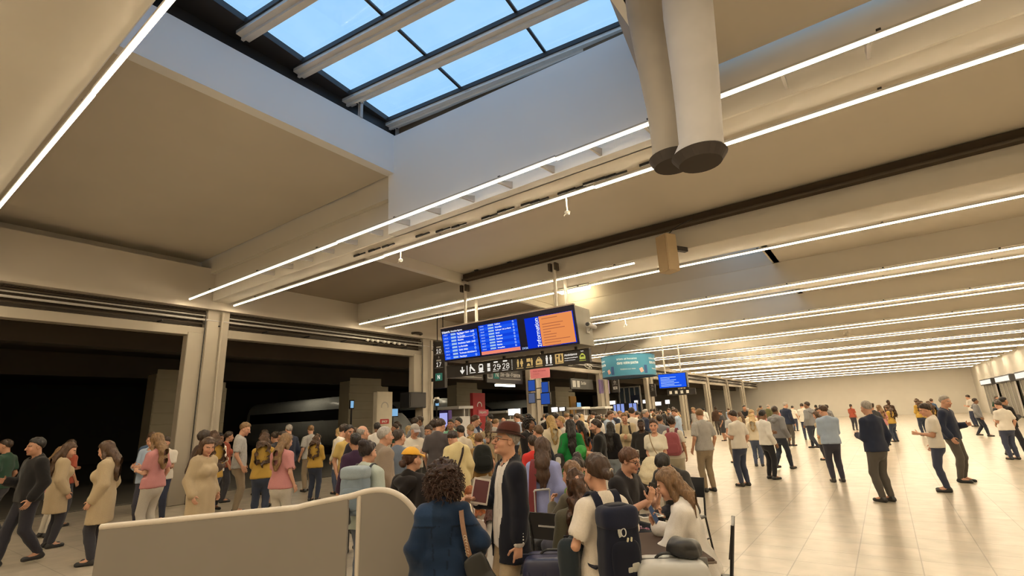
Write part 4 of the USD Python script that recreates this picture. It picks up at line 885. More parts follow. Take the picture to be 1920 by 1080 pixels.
def hand(F, J, i, sc=1.0):
    fd, pn, curl, sg_ = J['hand'][i]; W = J['wri'][i]; s = J['s'] * (.92 if J['fem'] else 1.0) * sc
    sd = np.cross(fd, pn) * (1 if sg_ > 0 else -1); sd = sd if True else -sd     # towards the thumb
    P = lambda f, d, n: W + (fd * f + sd * d + pn * n) * s
    F.cone(W - fd * .05 * s, P(.02, 0, 0), .029 * s, .026 * s, .015, pn, .75)
    offs, lens = (.030, .010, -.010, -.029), (.072, .080, .074, .058)
    for o, L in zip(offs, lens):
        F.cone(P(.015, o * .55, 0), P(.088, o, -.002), .0155 * s, .0125 * s, .014 * s)
        p = P(.092 - abs(o) * .12, o, -.002); d = fd.copy() + sd * o * 1.5
        for seg, (fr, rr) in enumerate(((.45, .0095), (.30, .0086), (.25, .0078))):
            a = math.radians((25, 60, 35)[seg] * curl * 1.35)
            d = d / np.linalg.norm(d); nn = pn - d * np.dot(pn, d); nn /= np.linalg.norm(nn); d = d * math.cos(a) + nn * math.sin(a)
            q = p + d * L * fr * s; F.cone(p, q, rr * s, rr * .93 * s, .003); p = q
    p = P(.025, .026, .004); d = fd * .55 + sd * .75 + pn * .30; d /= np.linalg.norm(d); q = p + d * .045 * s; F.cone(p, q, .0135 * s, .0105 * s, .012 * s)
    d2 = fd * .85 + sd * .25 + pn * (.25 + .5 * curl); d2 /= np.linalg.norm(d2); F.cone(q, q + d2 * .032 * s, .0105 * s, .0088 * s, .004); 
def head_(F, J, face=True, nose=1.0):
    c, R, h = J['headc'], J['RH'], J['hs']; T = lambda x, y, z: c + R @ (V3(x, y, z) * h); fem = J['fem']; n = R @ V3(1, 0, 0)
    def e(x, y, z, a, b, d, k=.02, cut=False): F.ell(T(x, y, z), V3(a, b, d) * h, R, k * h, cut)
    F.cone(J['neck'] + J['R'] @ V3(0, -.005, -.05), T(0, -.022, -.06), (.050 if fem else .060) * J['s'], (.048 if fem else .056) * h, .02)
    e(0, -.016, .035, .076, .096, .088); e(0, .026, -.025, .064, .070, .088, .03)
    w = .044 if fem else .052
    e(0, .030, -.078, w, .050, .036, .03); F.ell(T(0, .080, -.100), V3(.022, .016, .016) * h, R, .02 * h)
    if face:
        F.cone(T(-.042, .078, .022), T(.042, .078, .022), .012 * h, .012 * h, .014 * h)
        for q in (-1, 1):
            e(q * .033, .102, .002, .019, .014, .012, .010, True)
            e(q * .042, .062, -.035, .026, .028, .026, .02)
            e(q * .078, -.008, -.008, .010, .022, .033, .006); e(q * .086, .0, -.008, .006, .010, .018, .006, True)
            F.ell(T(q * .012, .102, -.036), V3(.009, .010, .008) * h, R, .006 * h)
        F.cone(T(0, .094, .012), T(0, .112 + .006 * nose, -.030), .008 * h, .0125 * h * nose, .010 * h)
        F.cone(T(-.020, .090, -.0595), T(.020, .090, -.0595), .0065 * h, .0065 * h, .005 * h); F.cone(T(-.016, .090, -.070), T(.016, .090, -.070), .0075 * h, .0075 * h, .005 * h)
        F.cone(T(-.024, .103, -.065), T(.024, .103, -.065), .0022 * h, .0022 * h, .003 * h, cut=True)
def head_local(J, v): return ((v - J['headc']) @ J['RH']) / J['hs']

HAIRC = {'black': (.012, .009, .008), 'dark': (.030, .017, .010), 'brown': (.070, .036, .018), 'light': (.20, .115, .05), 'blond': (.40, .27, .12), 'grey': (.32, .29, .26), 'white': (.52, .49, .45), 'red': (.28, .07, .02), 'ginger': (.20, .075, .03)}
SKINC = {'pale': (.62, .36, .25), 'fair': (.55, .30, .20), 'tan': (.42, .22, .135), 'brown': (.22, .11, .06), 'dark': (.075, .038, .022)}

def person(name_label, pos, face, skel, top=None, bottom=None, hair=('short', 'dark'), skin='fair', shoes=(.02, .02, .022), layer=None, res=.014, hres=.006, extra=None, eyes=True, group=None, stubble=0.0, lips=(.36, .12, .10), seed=1, beard=None):
    """face: compass of the forward direction in degrees (0 = +Y, positive turns left)"""
    J = skeleton(**skel); J['seed'] = seed
    t = thing('person', name_label, 'person', (pos[0], pos[1], pos[2] if len(pos) > 2 else 0.0), face, group)
    s = J['s']; allp = np.array([J['pel'], J['neck'], J['headc'] + [0, 0, .15]] + J['sh'] + J['elb'] + J['wri'] + J['knee'] + J['ank'] + J['toe'])
    lo, hi = allp.min(0) - .26, allp.max(0) + .26; lo[2] = max(lo[2], -.02)
    J['lo'], J['hi'] = lo, hi
    # ---- body: one skin from crown to toes
    F = Field(lo, hi, res); torso(F, J); arms(F, J); legs_(F, J)
    for i in (0, 1): F.cone(J['ank'][i], J['toe'][i], .040 * s, .030 * s, .03); 
    F.cone(J['neck'] - J['R'] @ V3(0, 0, .05), J['neck'] + J['R'] @ V3(0, 0, .03), .055 * s, .05 * s, .02)
    if res > .016: hres = max(hres, .009)
    vs, fs, n = [], [], 0
    v, f = F.mesh(); vs.append(v); fs.append(f); n = len(v)
    c = J['headc']; F = Field(np.minimum(c - .17, J['neck'] - .09), np.maximum(c + .17, J['neck'] + .06), hres); head_(F, J, True, .78 if J['fem'] else 1.0); v, f = F.mesh(); vs.append(v); fs.append(f + n); n += len(v)
    for i in (0, 1):
        W = J['wri'][i]; fd = J['hand'][i][0]; q = np.stack([W - fd * .06, W + fd * .2]); F = Field(q.min(0) - .075, q.max(0) + .075, max(hres * .75, .0042)); hand(F, J, i); v, f = F.mesh(); vs.append(v); fs.append(f + n); n += len(v)
    v, f = np.vstack(vs), np.vstack(fs); col = np.tile(np.array(SKINC[skin]), (len(v), 1)); L = head_local(J, v)
    near = (np.abs(L[:, 0]) < .03) & (np.abs(L[:, 2] + .065) < .0135 - np.abs(L[:, 0]) * .28) & (L[:, 1] > .082); col[near] = np.array(lips) if skin not in ('brown', 'dark') else np.array(SKINC[skin]) * .6
    br = (np.abs(np.abs(L[:, 0]) - .034) < .021) & (np.abs(L[:, 2] - .026 + np.abs(np.abs(L[:, 0]) - .034) * .2) < .0058) & (L[:, 1] > .06); hc0 = np.array(HAIRC[hair[1]]) if hair[1] in HAIRC else np.array(hair[1]); col[br] = hc0 * .9
    ck = np.exp(-((np.abs(L[:, 0]) - .042) ** 2 + (L[:, 2] + .03) ** 2) / .0005) * (L[:, 1] > .04) * (np.abs(L).max(1) < .16); col = col * (1 - .35 * ck[:, None] * np.array([0.1, .6, .6]))
    if stubble:
        st = (L[:, 2] < -.040) & (L[:, 2] > -.125) & (L[:, 1] > -.01 - .3 * (L[:, 2] + .04)) & (np.abs(L).max(1) < .14) & ~near; col[st] = col[st] * (1 - stubble) + hc0 * stubble
    put('body', (v, f), SKIN, t, True, col)
    if eyes:
        for q in (-1, 1):
            e = trimesh.creation.icosphere(3, .0124 * J['hs']); ev = np.array(e.vertices); nd = ev / (.0124 * J['hs']); ec = np.where((nd[:, 1] > .90)[:, None], (.006, .005, .004), np.where((nd[:, 1] > .72)[:, None], (.07, .045, .025), (.50, .45, .42)))
            put('eye', (ev @ J['RH'].T + J['headc'] + J['RH'] @ (V3(q * .033, .0800, .001) * J['hs']), np.array(e.faces)), PLAST, t, True, ec)
    # ---- clothes
    def finish(F, name, colr, mat=CLOTH, amp=.005, fr=(16, 16, 9), fn=None, parent=None, sd=0):
        if amp: F.wrinkle(amp, fr, seed + sd)
        v, f = F.mesh()
        if len(v) == 0: return None
        cc = np.tile(np.array(colr, float), (len(v), 1))
        if fn is not None: cc = fn(v, cc, J)
        return put(name, (v, f), mat, t if parent is None else parent, True, cc)
    if bottom:
        kind = bottom.get('kind', 'trousers'); F = Field(lo, hi, res); o = bottom.get('off', .012)
        R = J['R']; fw = R @ V3(0, 1, 0)
        if kind == 'trousers':
            F.cone(J['up'](0, -.008, -.04), J['up'](0, .002, .08), (.172 if J['fem'] else .162) * s * J['b'] + o, .145 * s * J['b'] + o, .04, fw, .70)
            legs_(F, J, o, to=bottom.get('to', 1.93)); wide = bottom.get('wide', 0)
            if wide:
                for i in (0, 1): F.cone(J['knee'][i], J['ank'][i] + [0, 0, .03], .06 * s + wide * .6, .055 * s + wide, .03)
            F.plane(J['up'](0, 0, .12), R @ (V3(0, 0, 1) if skel.get('legs', 'stand') in ('stand', 'walk') else V3(0, -.9, 1)))
        else:
            z1 = bottom.get('hem', .35); r1 = bottom.get('flare', .26)
            F.cone(J['up'](0, 0, .10), J['pel'], .135 * s + o, .175 * s + o, .04, fw, .75); F.cone(J['pel'], V3(0, 0, z1), .18 * s + o, r1, .04, V3(0, 1, 0), .8)
            F.plane(J['up'](0, 0, .14), R @ V3(0, 0, 1)); F.plane(V3(0, 0, z1), V3(0, 0, -1))
        finish(F, kind, bottom['c'], amp=bottom.get('amp', .006), fr=(14, 14, 8), sd=1)
    def make_top(tp, sd):
        R = J['R']; o = tp.get('off', .012); up = J['up']; F = Field(lo, hi, res)
        torso(F, J, o); fw = R @ V3(0, 1, 0); hem = tp.get('hem', -.06); fl = tp.get('flare', .0)
        if hem < -.02 or fl: F.cone(up(0, -.005, .14), up(0, -.005, hem - .03), (.135 if J['fem'] else .15) * s * J['b'] + o, (.17 + fl) * s * J['b'] + o, .04, fw, .74)
        if hem < .06:
            oh = max(o, .012) + .010
            for i in (0, 1): F.cone(J['hip'][i] + R @ V3(0, 0, .05), J['hip'][i] + R @ V3(0, 0, min(0, hem + .02)), .084 * s * J['b'] + oh, .090 * s * J['b'] + oh + fl * .5, .05)
        F.plane(up(0, 0, hem), R @ V3(0, 0, -1))
        nk = tp.get('neck', .066)
        if nk: F.cone(up(0, .005 + tp.get('vee', 0) * .3, .545 - tp.get('scoop', 0)), up(0, .05, .72), nk * s, nk * 1.5 * s, .006, cut=True)
        if tp.get('vee'):
            F.cone(up(0, .16, .545 - tp['vee']), up(0, .09, .60), .012, .075 * s, .004, cut=True)
        if tp.get('open'):                                        # open front: a wedge cut from hem to collar
            w = tp['open']; F.cone(up(0, .17, hem - .05), up(0, .12, .58), w * s, (w + .02) * s, .004, cut=True)
        sl = tp.get('sleeve', 1.9)
        if sl > 0:
            for i in (0, 1):
                S, E, W = J['sh'][i], J['elb'][i], J['wri'][i]; G = Field(lo, hi, res) if False else None
                so = o + tp.get('sl_off', .004); b = J['b'] * (.88 if J['fem'] else 1.0)
                if sl >= 1:
                    F.cone(S, E, .048 * b * s + so, .042 * b * s + so, .03); q = E + (W - E) * min(sl - 1, 1.0)
                    F.cone(E, q, .042 * b * s + so, .034 * b * s + so, .02)
                else:
                    q = S + (E - S) * sl; dq = (E - S) / np.linalg.norm(E - S); F.cone(S, q, .049 * b * s + so, .047 * b * s + so + tp.get('cuff', .006), .03); F.cone(q + dq * .066, q + dq * .10, .060, .060, 0, cut=True)
        F.wrinkle(tp.get('amp', .006), tp.get('fr', (15, 15, 9)), seed + sd)
        v, f = F.mesh(); cc = np.tile(np.array(tp['c'], float), (len(v), 1))
        if tp.get('fn'): cc = tp['fn'](v, cc, J)
        p = put(tp.get('name', 'top'), (v, f), tp.get('mat', CLOTH), t, True, cc)
        if tp.get('collar'):
            G = Field(J['neck'] - .17, J['neck'] + .17, min(res, .009)); cr = tp['collar']
            G.cone(J['neck'] - R @ V3(0, .0, .055) * 1, J['neck'] + R @ V3(0, .012, .02), (.083 + o) * s, (.070 + o * .5) * s, .01)
            G.cone(J['neck'] - R @ V3(0, 0, .10), J['neck'] + R @ V3(0, .02, .1), (.074 + o * .6) * s, (.062 + o * .4) * s, 0, cut=True); G.cone(J['neck'] + R @ V3(0, .12, -.16), J['neck'] + R @ V3(0, .10, .08), .03, .05, .004, cut=True)
            G.plane(J['neck'] + R @ V3(0, 0, .028), R @ V3(0, -.15, 1)); gv, gf = G.mesh()
            if len(gv): put('collar', (gv, gf), tp.get('mat', CLOTH), p, True, np.array(cr if not isinstance(cr, bool) else tp['c'], float))
        if tp.get('hood'):
            G = Field(J['neck'] - .26, J['neck'] + .2, res); U = lambda x, y, z: J['neck'] + R @ (V3(x, y, z) * s)
            for a, b_ in (((-.10, .04, -.04), (-.11, -.07, -.06)), ((.10, .04, -.04), (.11, -.07, -.06)), ((-.11, -.07, -.06), (0, -.135, -.13)), ((.11, -.07, -.06), (0, -.135, -.13)), ((-.06, -.09, -.03), (.06, -.09, -.03))): G.cone(U(*a), U(*b_), .042, .048, .04)
            G.cone(U(0, .02, -.05), U(0, .0, .1), .07, .08, .01, cut=True); G.wrinkle(.008, (18, 18, 18), seed); gv, gf = G.mesh(); put('hood', (gv, gf), CLOTH, p, True, np.array(tp['c'], float) * 1.0)
        return p
    if top: make_top(top, 2)
    for i, l in enumerate(layer or []): make_top(l, 5 + i)
    # ---- shoes
    if shoes is not None:
        for i in (0, 1):
            a, b = J['ank'][i], J['toe'][i]; F = Field(np.minimum(a, b) - .12, np.maximum(a, b) + .12, max(res * .8, .01)); F.cone(a + [0, -.03 * s, -.035 * s], b, .044 * s, .036 * s, .02); F.cone(a, a + [0, 0, -.03], .048 * s, .045 * s, .02); F.plane(V3(0, 0, 0.002), V3(0, 0, -1)); F.plane(a + [0, 0, .035], V3(0, 0, 1)); finish(F, 'shoe', shoes, LEATHER, 0)
    # ---- hair
    style, hc = hair[0], np.array(HAIRC[hair[1]]) if hair[1] in HAIRC else np.array(hair[1]); c, R, h = J['headc'], J['RH'], J['hs']; T = lambda x, y, z: c + R @ (V3(x, y, z) * h)
    if style != 'none':
        hr = max(hres * 1.1, .006); low = .62 if style in ('long', 'wavy', 'verylong') else .34
        F = Field(c - [.2 + (.06 if style == 'curly' else 0), .2 + (.06 if style == 'curly' else 0), low], c + .22, hr)
        th = {'bald': .004, 'cropped': .006, 'short': .012, 'fringe': .016, 'curly': .05, 'afro': .03}.get(style, .014)
        if len(hair) > 2: F.ell(T(0, -.024, .036), V3(.082, .098, .086) * h, R, 0)
        elif style in ('short', 'bun', 'lowbun', 'topbun', 'pony', 'cropped'):
            F.ell(T(0, -.024 - th * .5, .040 + th * .3), V3(.0775 + th * .6, .094 + th * .6, .088 + th * .8) * h, R, 0); F.ell(T(0, -.004, .078), V3(.064, .078 + th * .3, .052 + th) * h, R, .03 * h)
        else: F.ell(T(0, -.018, .038), V3(.078 + th, .098 + th, .089 + th) * h, R, 0)
        nrm = R @ V3(0, -.62, .785) if style != 'bald' else R @ V3(0, -.95, .0)
        F.plane(T(0, .062 if style != 'fringe' else .07, .072 if style != 'fringe' else .05) if style != 'bald' else T(0, -.005, 0), -nrm)
        if style == 'bald': F.plane(T(0, 0, .055), R @ V3(0, .25, 1))
        if style in ('long', 'wavy', 'verylong'):
            L = {'long': .27, 'wavy': .32, 'verylong': .42}[style] * J['s']; dn = J['R'] @ V3(0, -.10, -1); dn = dn / np.linalg.norm(dn)
            b0 = T(0, -.075, .0); back = J['neck'] + J['R'] @ V3(0, -.105 * s, 0)
            F.cone(T(0, -.045, .04), back, .088 * h, .082 * h, .03, R @ V3(0, 1, 0), .75); F.cone(back, back + dn * L * .6, .085 * h, .08 * h, .03, J['R'] @ V3(0, 1, 0), .5); F.cone(back + dn * L * .6, back + dn * L, .08 * h, .045 * h, .03, J['R'] @ V3(0, 1, 0), .5)
            for q in (-1, 1): F.cone(T(q * .075, -.01, .03), T(q * .082, -.015, -.10), .024 * h, .024 * h, .02); F.cone(T(q * .082, -.015, -.10), J['neck'] + J['R'] @ V3(q * .10, .0, -.04) * s, .026 * h, .022 * h, .02)
        if style == 'bun': F.ell(T(0, -.125, .055), V3(.045, .042, .045) * h, R, .015)
        if style == 'topbun': F.ell(T(0, -.105, .115), V3(.05, .05, .045) * h, R, .015)
        if style == 'lowbun': F.ell(T(.0, -.135, -.01), V3(.042, .038, .042) * h, R, .015)
        if style == 'pony': F.cone(T(0, -.115, .04), T(0, -.165, -.02), .022 * h, .030 * h, .015); F.cone(T(0, -.165, -.02), T(0, -.15, -.20), .030 * h, .015 * h, .02)
        if style in ('curly', 'afro'):
            F.ell(T(0, -.035, .0), V3(.138, .132, .150) * h if style == 'curly' else V3(.1, .11, .11) * h, R, .03); F.ell(T(0, .13, -.05), V3(.075, .07, .10) * h, R, .02, cut=True)
            F.wrinkle(.030, (38, 38, 38), seed, .06); F.wrinkle(.014, (75, 75, 75), seed + 3, .04)
        elif style == 'wavy':
            for q in (-1, 0, 1): F.cone(J['neck'] + J['R'] @ V3(q * .07, -.09, .05) * s, J['neck'] + J['R'] @ V3(q * .105, -.135, -.26) * s, .06 * s, .055 * s, .04)
            F.wrinkle(.030, (20, 20, 14), seed, .05); F.wrinkle(.010, (55, 55, 20), seed + 2, .03)
        else: F.wrinkle(.009 if style not in ('bald', 'cropped') else .003, (46, 46, 14), seed); F.wrinkle(.004 if style not in ('bald', 'cropped') else .001, (110, 110, 30), seed + 1)
        v, f = F.mesh(); g = meshkit.noise(v * np.array([70, 70, 12]) + seed)[:, None]; put('hair', (v, f), CURL if style in ('curly', 'wavy', 'afro') else HAIR, t, True, hc * (.7 + .6 * g))
        if style == 'curly':
            r = np.random.default_rng(seed); pts, cnt = [], []
            for q in range(1100):
                d = r.normal(size=3); d /= np.linalg.norm(d)
                if d[1] > .55 and d[2] < .5: continue
                p0 = T(0, -.035, .0) + R @ (d * V3(.118, .11, .130) * h); a = np.linspace(0, r.uniform(6, 11), 14); u1 = np.cross(d, r.normal(size=3)); u1 /= np.linalg.norm(u1); u2 = np.cross(d, u1); rad = r.uniform(.006, .011)
                dd = R @ d; fall = np.linspace(0, 1, 14) ** 2
                pts.append(p0 + np.outer(np.linspace(0, r.uniform(.03, .062), 14), dd) + rad * (np.cos(a)[:, None] * (R @ u1) + np.sin(a)[:, None] * (R @ u2)) - np.outer(fall * .02, [0, 0, 1])); cnt.append(14)
            p = str(t.GetPath()) + '/curls'; bc_ = UsdGeom.BasisCurves.Define(stage, p); P = np.vstack(pts); bc_.CreatePointsAttr(Vt.Vec3fArray.FromNumpy(P.astype(np.float32))); bc_.CreateCurveVertexCountsAttr(cnt); bc_.CreateTypeAttr('linear'); bc_.CreateWidthsAttr(Vt.FloatArray.FromNumpy(np.full(len(P), .0042, np.float32))); bc_.SetWidthsInterpolation('vertex')
            UsdShade.MaterialBindingAPI.Apply(bc_.GetPrim()).Bind(paint('curl_strands', tuple(hc * 1.5), .45, vary=.5)); bc_.GetPrim().SetCustomDataByKey('kind', 'stuff')
    if extra: extra(t, J)
    return t, J

def to_world(t, p):
    x = UsdGeom.Xformable(t).GetLocalTransformation(); return np.array(x.Transform(Gf.Vec3d(*map(float, p))))
def glasses(t, J, col=(.02, .02, .02)):
    R, h, c = J['RH'], J['hs'], J['headc']; T = lambda x, y, z: c + R @ (V3(x, y, z) * h); ms = []
    for q in (-1, 1):
        a = np.linspace(0, 2 * np.pi, 20, endpoint=False)
        ms.append(tube([T(q * .034 + .026 * np.sign(math.cos(u)) * abs(math.cos(u)) ** .7, .108 - .012 * abs(math.cos(u)) ** 2, .0 + .021 * np.sign(math.sin(u)) * abs(math.sin(u)) ** .7) for u in a], .0026, 6, True)); ms.append(rod(T(q * .060, .095, .006), T(q * .082, -.005, .004), .0024, 6))
    ms.append(rod(T(-.009, .109, .004), T(.009, .109, .004), .0024, 6)); put('glasses', cat(*ms), PLAST, t, 60, None if False else np.tile(np.array(col), (len(meshkit.arrays(cat(*ms), 60)[0]), 1)))

def solve(px, ytop, dist, rel, sk, hairtop=.015, hfix=None):
    "height and ground position so that the top of the head lies on the ray of (px, ytop) at that distance"
    T = away(px, ytop, dist); face = math.degrees(math.atan2(-T[0], T[1])) + rel; h = hfix or 1.7
    if hfix is None:
        for _ in range(6):
            J = skeleton(**{**sk, 'h': h}); top = J['headc'][2] + .123 * J['hs'] + hairtop; h = min(max(h * T[2] / top, 1.42), 2.0)
    J = skeleton(**{**sk, 'h': h}); o = rotz(face) @ np.array([J['headc'][0], J['headc'][1], 0])
    return (T[0] - o[0], T[1] - o[1]), face, h
PLACED = []
def pp(label, px, ytop, dist, rel, sk=None, hairtop=.015, hfix=None, **k):
    sk = dict(sk or {}); p, face, h = solve(px, ytop, dist, rel, sk, hairtop, hfix); sk['h'] = h; PLACED.append((p[0], p[1], label))
    t, J = person(label, p, face, sk, **k); J['pos'], J['face'] = p, face; return t, J
def rounded(half, k=5.0, sub=4):
    m = trimesh.creation.icosphere(sub); v = np.array(m.vertices); r = (np.abs(v) ** k).sum(1) ** (-1 / k); m.vertices = v * r[:, None] * np.array(half); return m
def ribbon(pts, side, w, th=.006, sub=8):
    P = np.array(pts, float); cs_ = CubicSpline(np.arange(len(P)), P); P = cs_(np.linspace(0, len(P) - 1, len(P) * sub)); T = np.gradient(P, axis=0); T /= np.linalg.norm(T, axis=1)[:, None]
    S = np.asarray(side, float); S = S - T * (T @ S if S.ndim == 1 else (T * S).sum(1))[:, None]; S /= np.linalg.norm(S, axis=1)[:, None]; N = np.cross(T, S)
    V = np.stack([P + S * w / 2 + N * th / 2, P - S * w / 2 + N * th / 2, P - S * w / 2 - N * th / 2, P + S * w / 2 - N * th / 2], 1).reshape(-1, 3); F = []
    m = len(P)
    for i in range(m - 1):
        for k in range(4): a, b = i * 4 + k, i * 4 + (k + 1) % 4; F += [(a, b, b + 4), (a, b + 4, a + 4)]
    F += [(0, 2, 1), (0, 3, 2), (4 * m - 4, 4 * m - 3, 4 * m - 2), (4 * m - 4, 4 * m - 2, 4 * m - 1)]
    return trimesh.Trimesh(V, np.array(F), process=False)
def solid(name, mesh, col, parent, mat=None, smooth=40, var=0.0):
    v, f, n = meshkit.arrays(mesh, smooth); m = (v, f)
    c = np.tile(np.array(col, float), (len(v), 1))
    o = put(name, (v, f), mat or CLOTH, parent, False, c)
    if n is not None:
        g = UsdGeom.Mesh(o); g.CreateNormalsAttr(Vt.Vec3fArray.FromNumpy(n.astype(np.float32))); g.SetNormalsInterpolation('vertex')
    return o
def backpack(J, label, col, half=(.15, .09, .23), z=.28, strap=(.02, .02, .03), y=-.16, detail=0, flap=None, k=4.5):
    t = thing('backpack', label, 'backpack', (J['pos'][0], J['pos'][1], 0), J['face']); s, R, up = J['s'], J['R'], J['up']
    def pl(m, x, yy, zz): m = m.copy(); m.vertices = np.array(m.vertices) @ R.T + up(x, yy, zz); return m
    h = V3(*half); yc = y - half[1]
    m = rounded(h, k, 4); v = np.array(m.vertices); v[:, 1] += .012 * (meshkit.noise(v * 14 + 3) - .5) * 2; v[:, 0] *= 1 - .12 * (v[:, 2] / h[2]); m.vertices = v
    solid('body', pl(m, 0, yc, z), col, t)
    solid('front_pocket', pl(rounded((half[0] * .78, .04, half[2] * .46), k), 0, yc - half[1] * .86, z - half[2] * .36), np.array(col) * .9, t)
    if flap is not None: solid('flap', pl(rounded((half[0] * 1.02, half[1] * 1.06, half[2] * .30), 4), 0, yc - .006, z + half[2] * .80), flap, t)
    for q in (-1, 1):
        solid('side_pocket', pl(rounded((.022, half[1] * .7, half[2] * .35), 3), q * (half[0] + .002), yc, z - half[2] * .5), np.array(col) * .85, t)
        of = .02
        pts = [up(q * .075, y - .01, z + half[2] * .75), up(q * .088, -.085, .545 + of), up(q * .092, -.01, .575 + of), up(q * .10, .075, .515 + of), up(q * .118, .125 + of, .40), up(q * .14, .11 + of, .26), up(q * .165, .02, .14), up(q * .14, y - .0, .08)]
        solid('shoulder_strap', ribbon(pts, R @ V3(1, 0, 0), .055, .012), strap, t)
    solid('grab_handle', tube([pl(trimesh.Trimesh([[0, 0, 0]], []), 0, 0, 0).vertices[0] * 0 + up(x, y - .02, z + half[2] * (.98 + .10 * (1 - (x / .05) ** 2))) for x in np.linspace(-.05, .05, 7)], .009, 6), strap, t)
    if detail == 1:
        for q in (-.045,): solid('webbing', ribbon([up(q + .01, yc - half[1] * 1.10, z + half[2] * .85), up(q, yc - half[1] * 1.16, z + half[2] * .55), up(q + .01, yc - half[1] * 1.14, z + half[2] * .30)], R @ V3(1, 0, 0), .02, .006), (.45, .45, .42), t)
        solid('carabiner', tube([up(-.01 + .02 * math.cos(a), yc - half[1] * 1.2, z + half[2] * .42 + .028 * math.sin(a)) for a in np.linspace(0, 2 * np.pi, 16, endpoint=False)], .004, 6, True), (.6, .6, .6), t, PLAST)
        for x0, z0, w_, h_ in ((.06, -.55, .028, .026), (.012, -.60, .017, .016)): solid('patch', pl(rounded((w_, .006, h_), 6, 3), x0, yc - half[1] * .86 - .042, z + half[2] * z0), (.42, .42, .38), t)
        for x0, a_ in ((.045, .2), (.01, .35)): solid('zip_pull', pl(box(-.007, .007, -.004, .004, -.035, .035, .003).apply_transform(trimesh.transformations.rotation_matrix(a_, (0, 1, 0))), x0, yc - half[1] - .02, z + half[2] * .10), (.55, .52, .40), t)
    return t
def bag(J, label, col, c, half, strap_pts=None, strap_col=None, name='handbag', k=4, R=None, sw=.02, soft=.01, at_=None):
    t = thing(name, label, 'bag', (J['pos'][0], J['pos'][1], 0) if J else at_, J['face'] if J else 0); m = rounded(half, k, 3); v = np.array(m.vertices); v += soft * (meshkit.noise(v * 16)[:, None] - .5) * 2 * np.sign(v) ; v[:, 0] *= 1 - .15 * v[:, 2] / half[2]; 
    if R is not None: v = v @ R.T
    m.vertices = v + np.asarray(c); solid('body', m, col, t, LEATHER)
    if strap_pts is not None: solid('strap', ribbon(strap_pts, (1, .15, .1), sw, .006), strap_col or col, t, LEATHER)
    return t
def strap(J, name, label, col, pts, w=.03):
    t = thing(name, label, 'strap', (J['pos'][0], J['pos'][1], 0), J['face']); solid('webbing', ribbon(pts, J['R'] @ V3(1, 0, .3), w, .006), col, t); return t
def hand_box(J, i, half, col, off=(.09, 0, .03), name='phone', label='', categ='phone', tilt=None, screen=None):
    "a flat thing held in hand i"
    fd, pn, _, _ = J['hand'][i]; sd = np.cross(fd, pn); W = J['wri'][i]; c = W + fd * off[0] + sd * off[1] + pn * off[2]
    t = thing(name, label, categ, (J['pos'][0], J['pos'][1], 0), J['face']); b = box(-half[0], half[0], -half[1], half[1], -half[2], half[2], .004)
    A = np.stack([sd, fd, pn], 1) if tilt is None else tilt
    b.vertices = np.array(b.vertices) @ A.T + c; solid('case', b, col, t, PLAST)
    if screen is not None:
        q = box(-half[0] * .9, half[0] * .9, -half[1] * .93, half[1] * .93, half[2], half[2] + .0012); q.vertices = np.array(q.vertices) @ A.T + c; put('display', q, screen, t)
    return t
def cap(t, J, col):
    R, h, c = J['RH'], J['hs'], J['headc']; F = Field(c - .24, c + .24, .007); T = lambda x, y, z: c + R @ (V3(x, y, z) * h)
    F.ell(T(0, -.018, .044), V3(.099, .119, .107) * h, R, 0); F.plane(T(0, .03, .052), R @ V3(0, -.22, -1)); v, f = F.mesh(); hat = put('cap', (v, f), CLOTH, t, True, np.array(col))
    a = np.linspace(-1.05, 1.05, 15); ou = [(.088 * math.sin(u), .030 + .135 * math.cos(u * .95) ** .6 * 1.0, .046 - .03 * abs(math.sin(u)) ** 2 - .012) for u in a]; inn = [(.088 * math.sin(u), .02 + .075 * math.cos(u), .058) for u in a]
    V = np.array([T(*p) for p in ou] + [T(*p) for p in inn] + [T(p[0], p[1], p[2] - .008) for p in ou] + [T(p[0], p[1], p[2] - .008) for p in inn]); n = 15; Fq = []
    for i in range(n - 1): Fq += [(i, i + 1, n + i + 1, n + i), (2 * n + i, 3 * n + i, 3 * n + i + 1, 2 * n + i + 1), (i, 2 * n + i, 2 * n + i + 1, i + 1), (n + i, n + i + 1, 3 * n + i + 1, 3 * n + i)]
    solid('visor', (V, np.array(Fq)), np.array(col) * np.array([.95, .95, 1.1]), hat)
    put('button', trimesh.creation.icosphere(1, .009).apply_translation(T(0, -.016, .145)), CLOTH, hat, True, np.array(col))
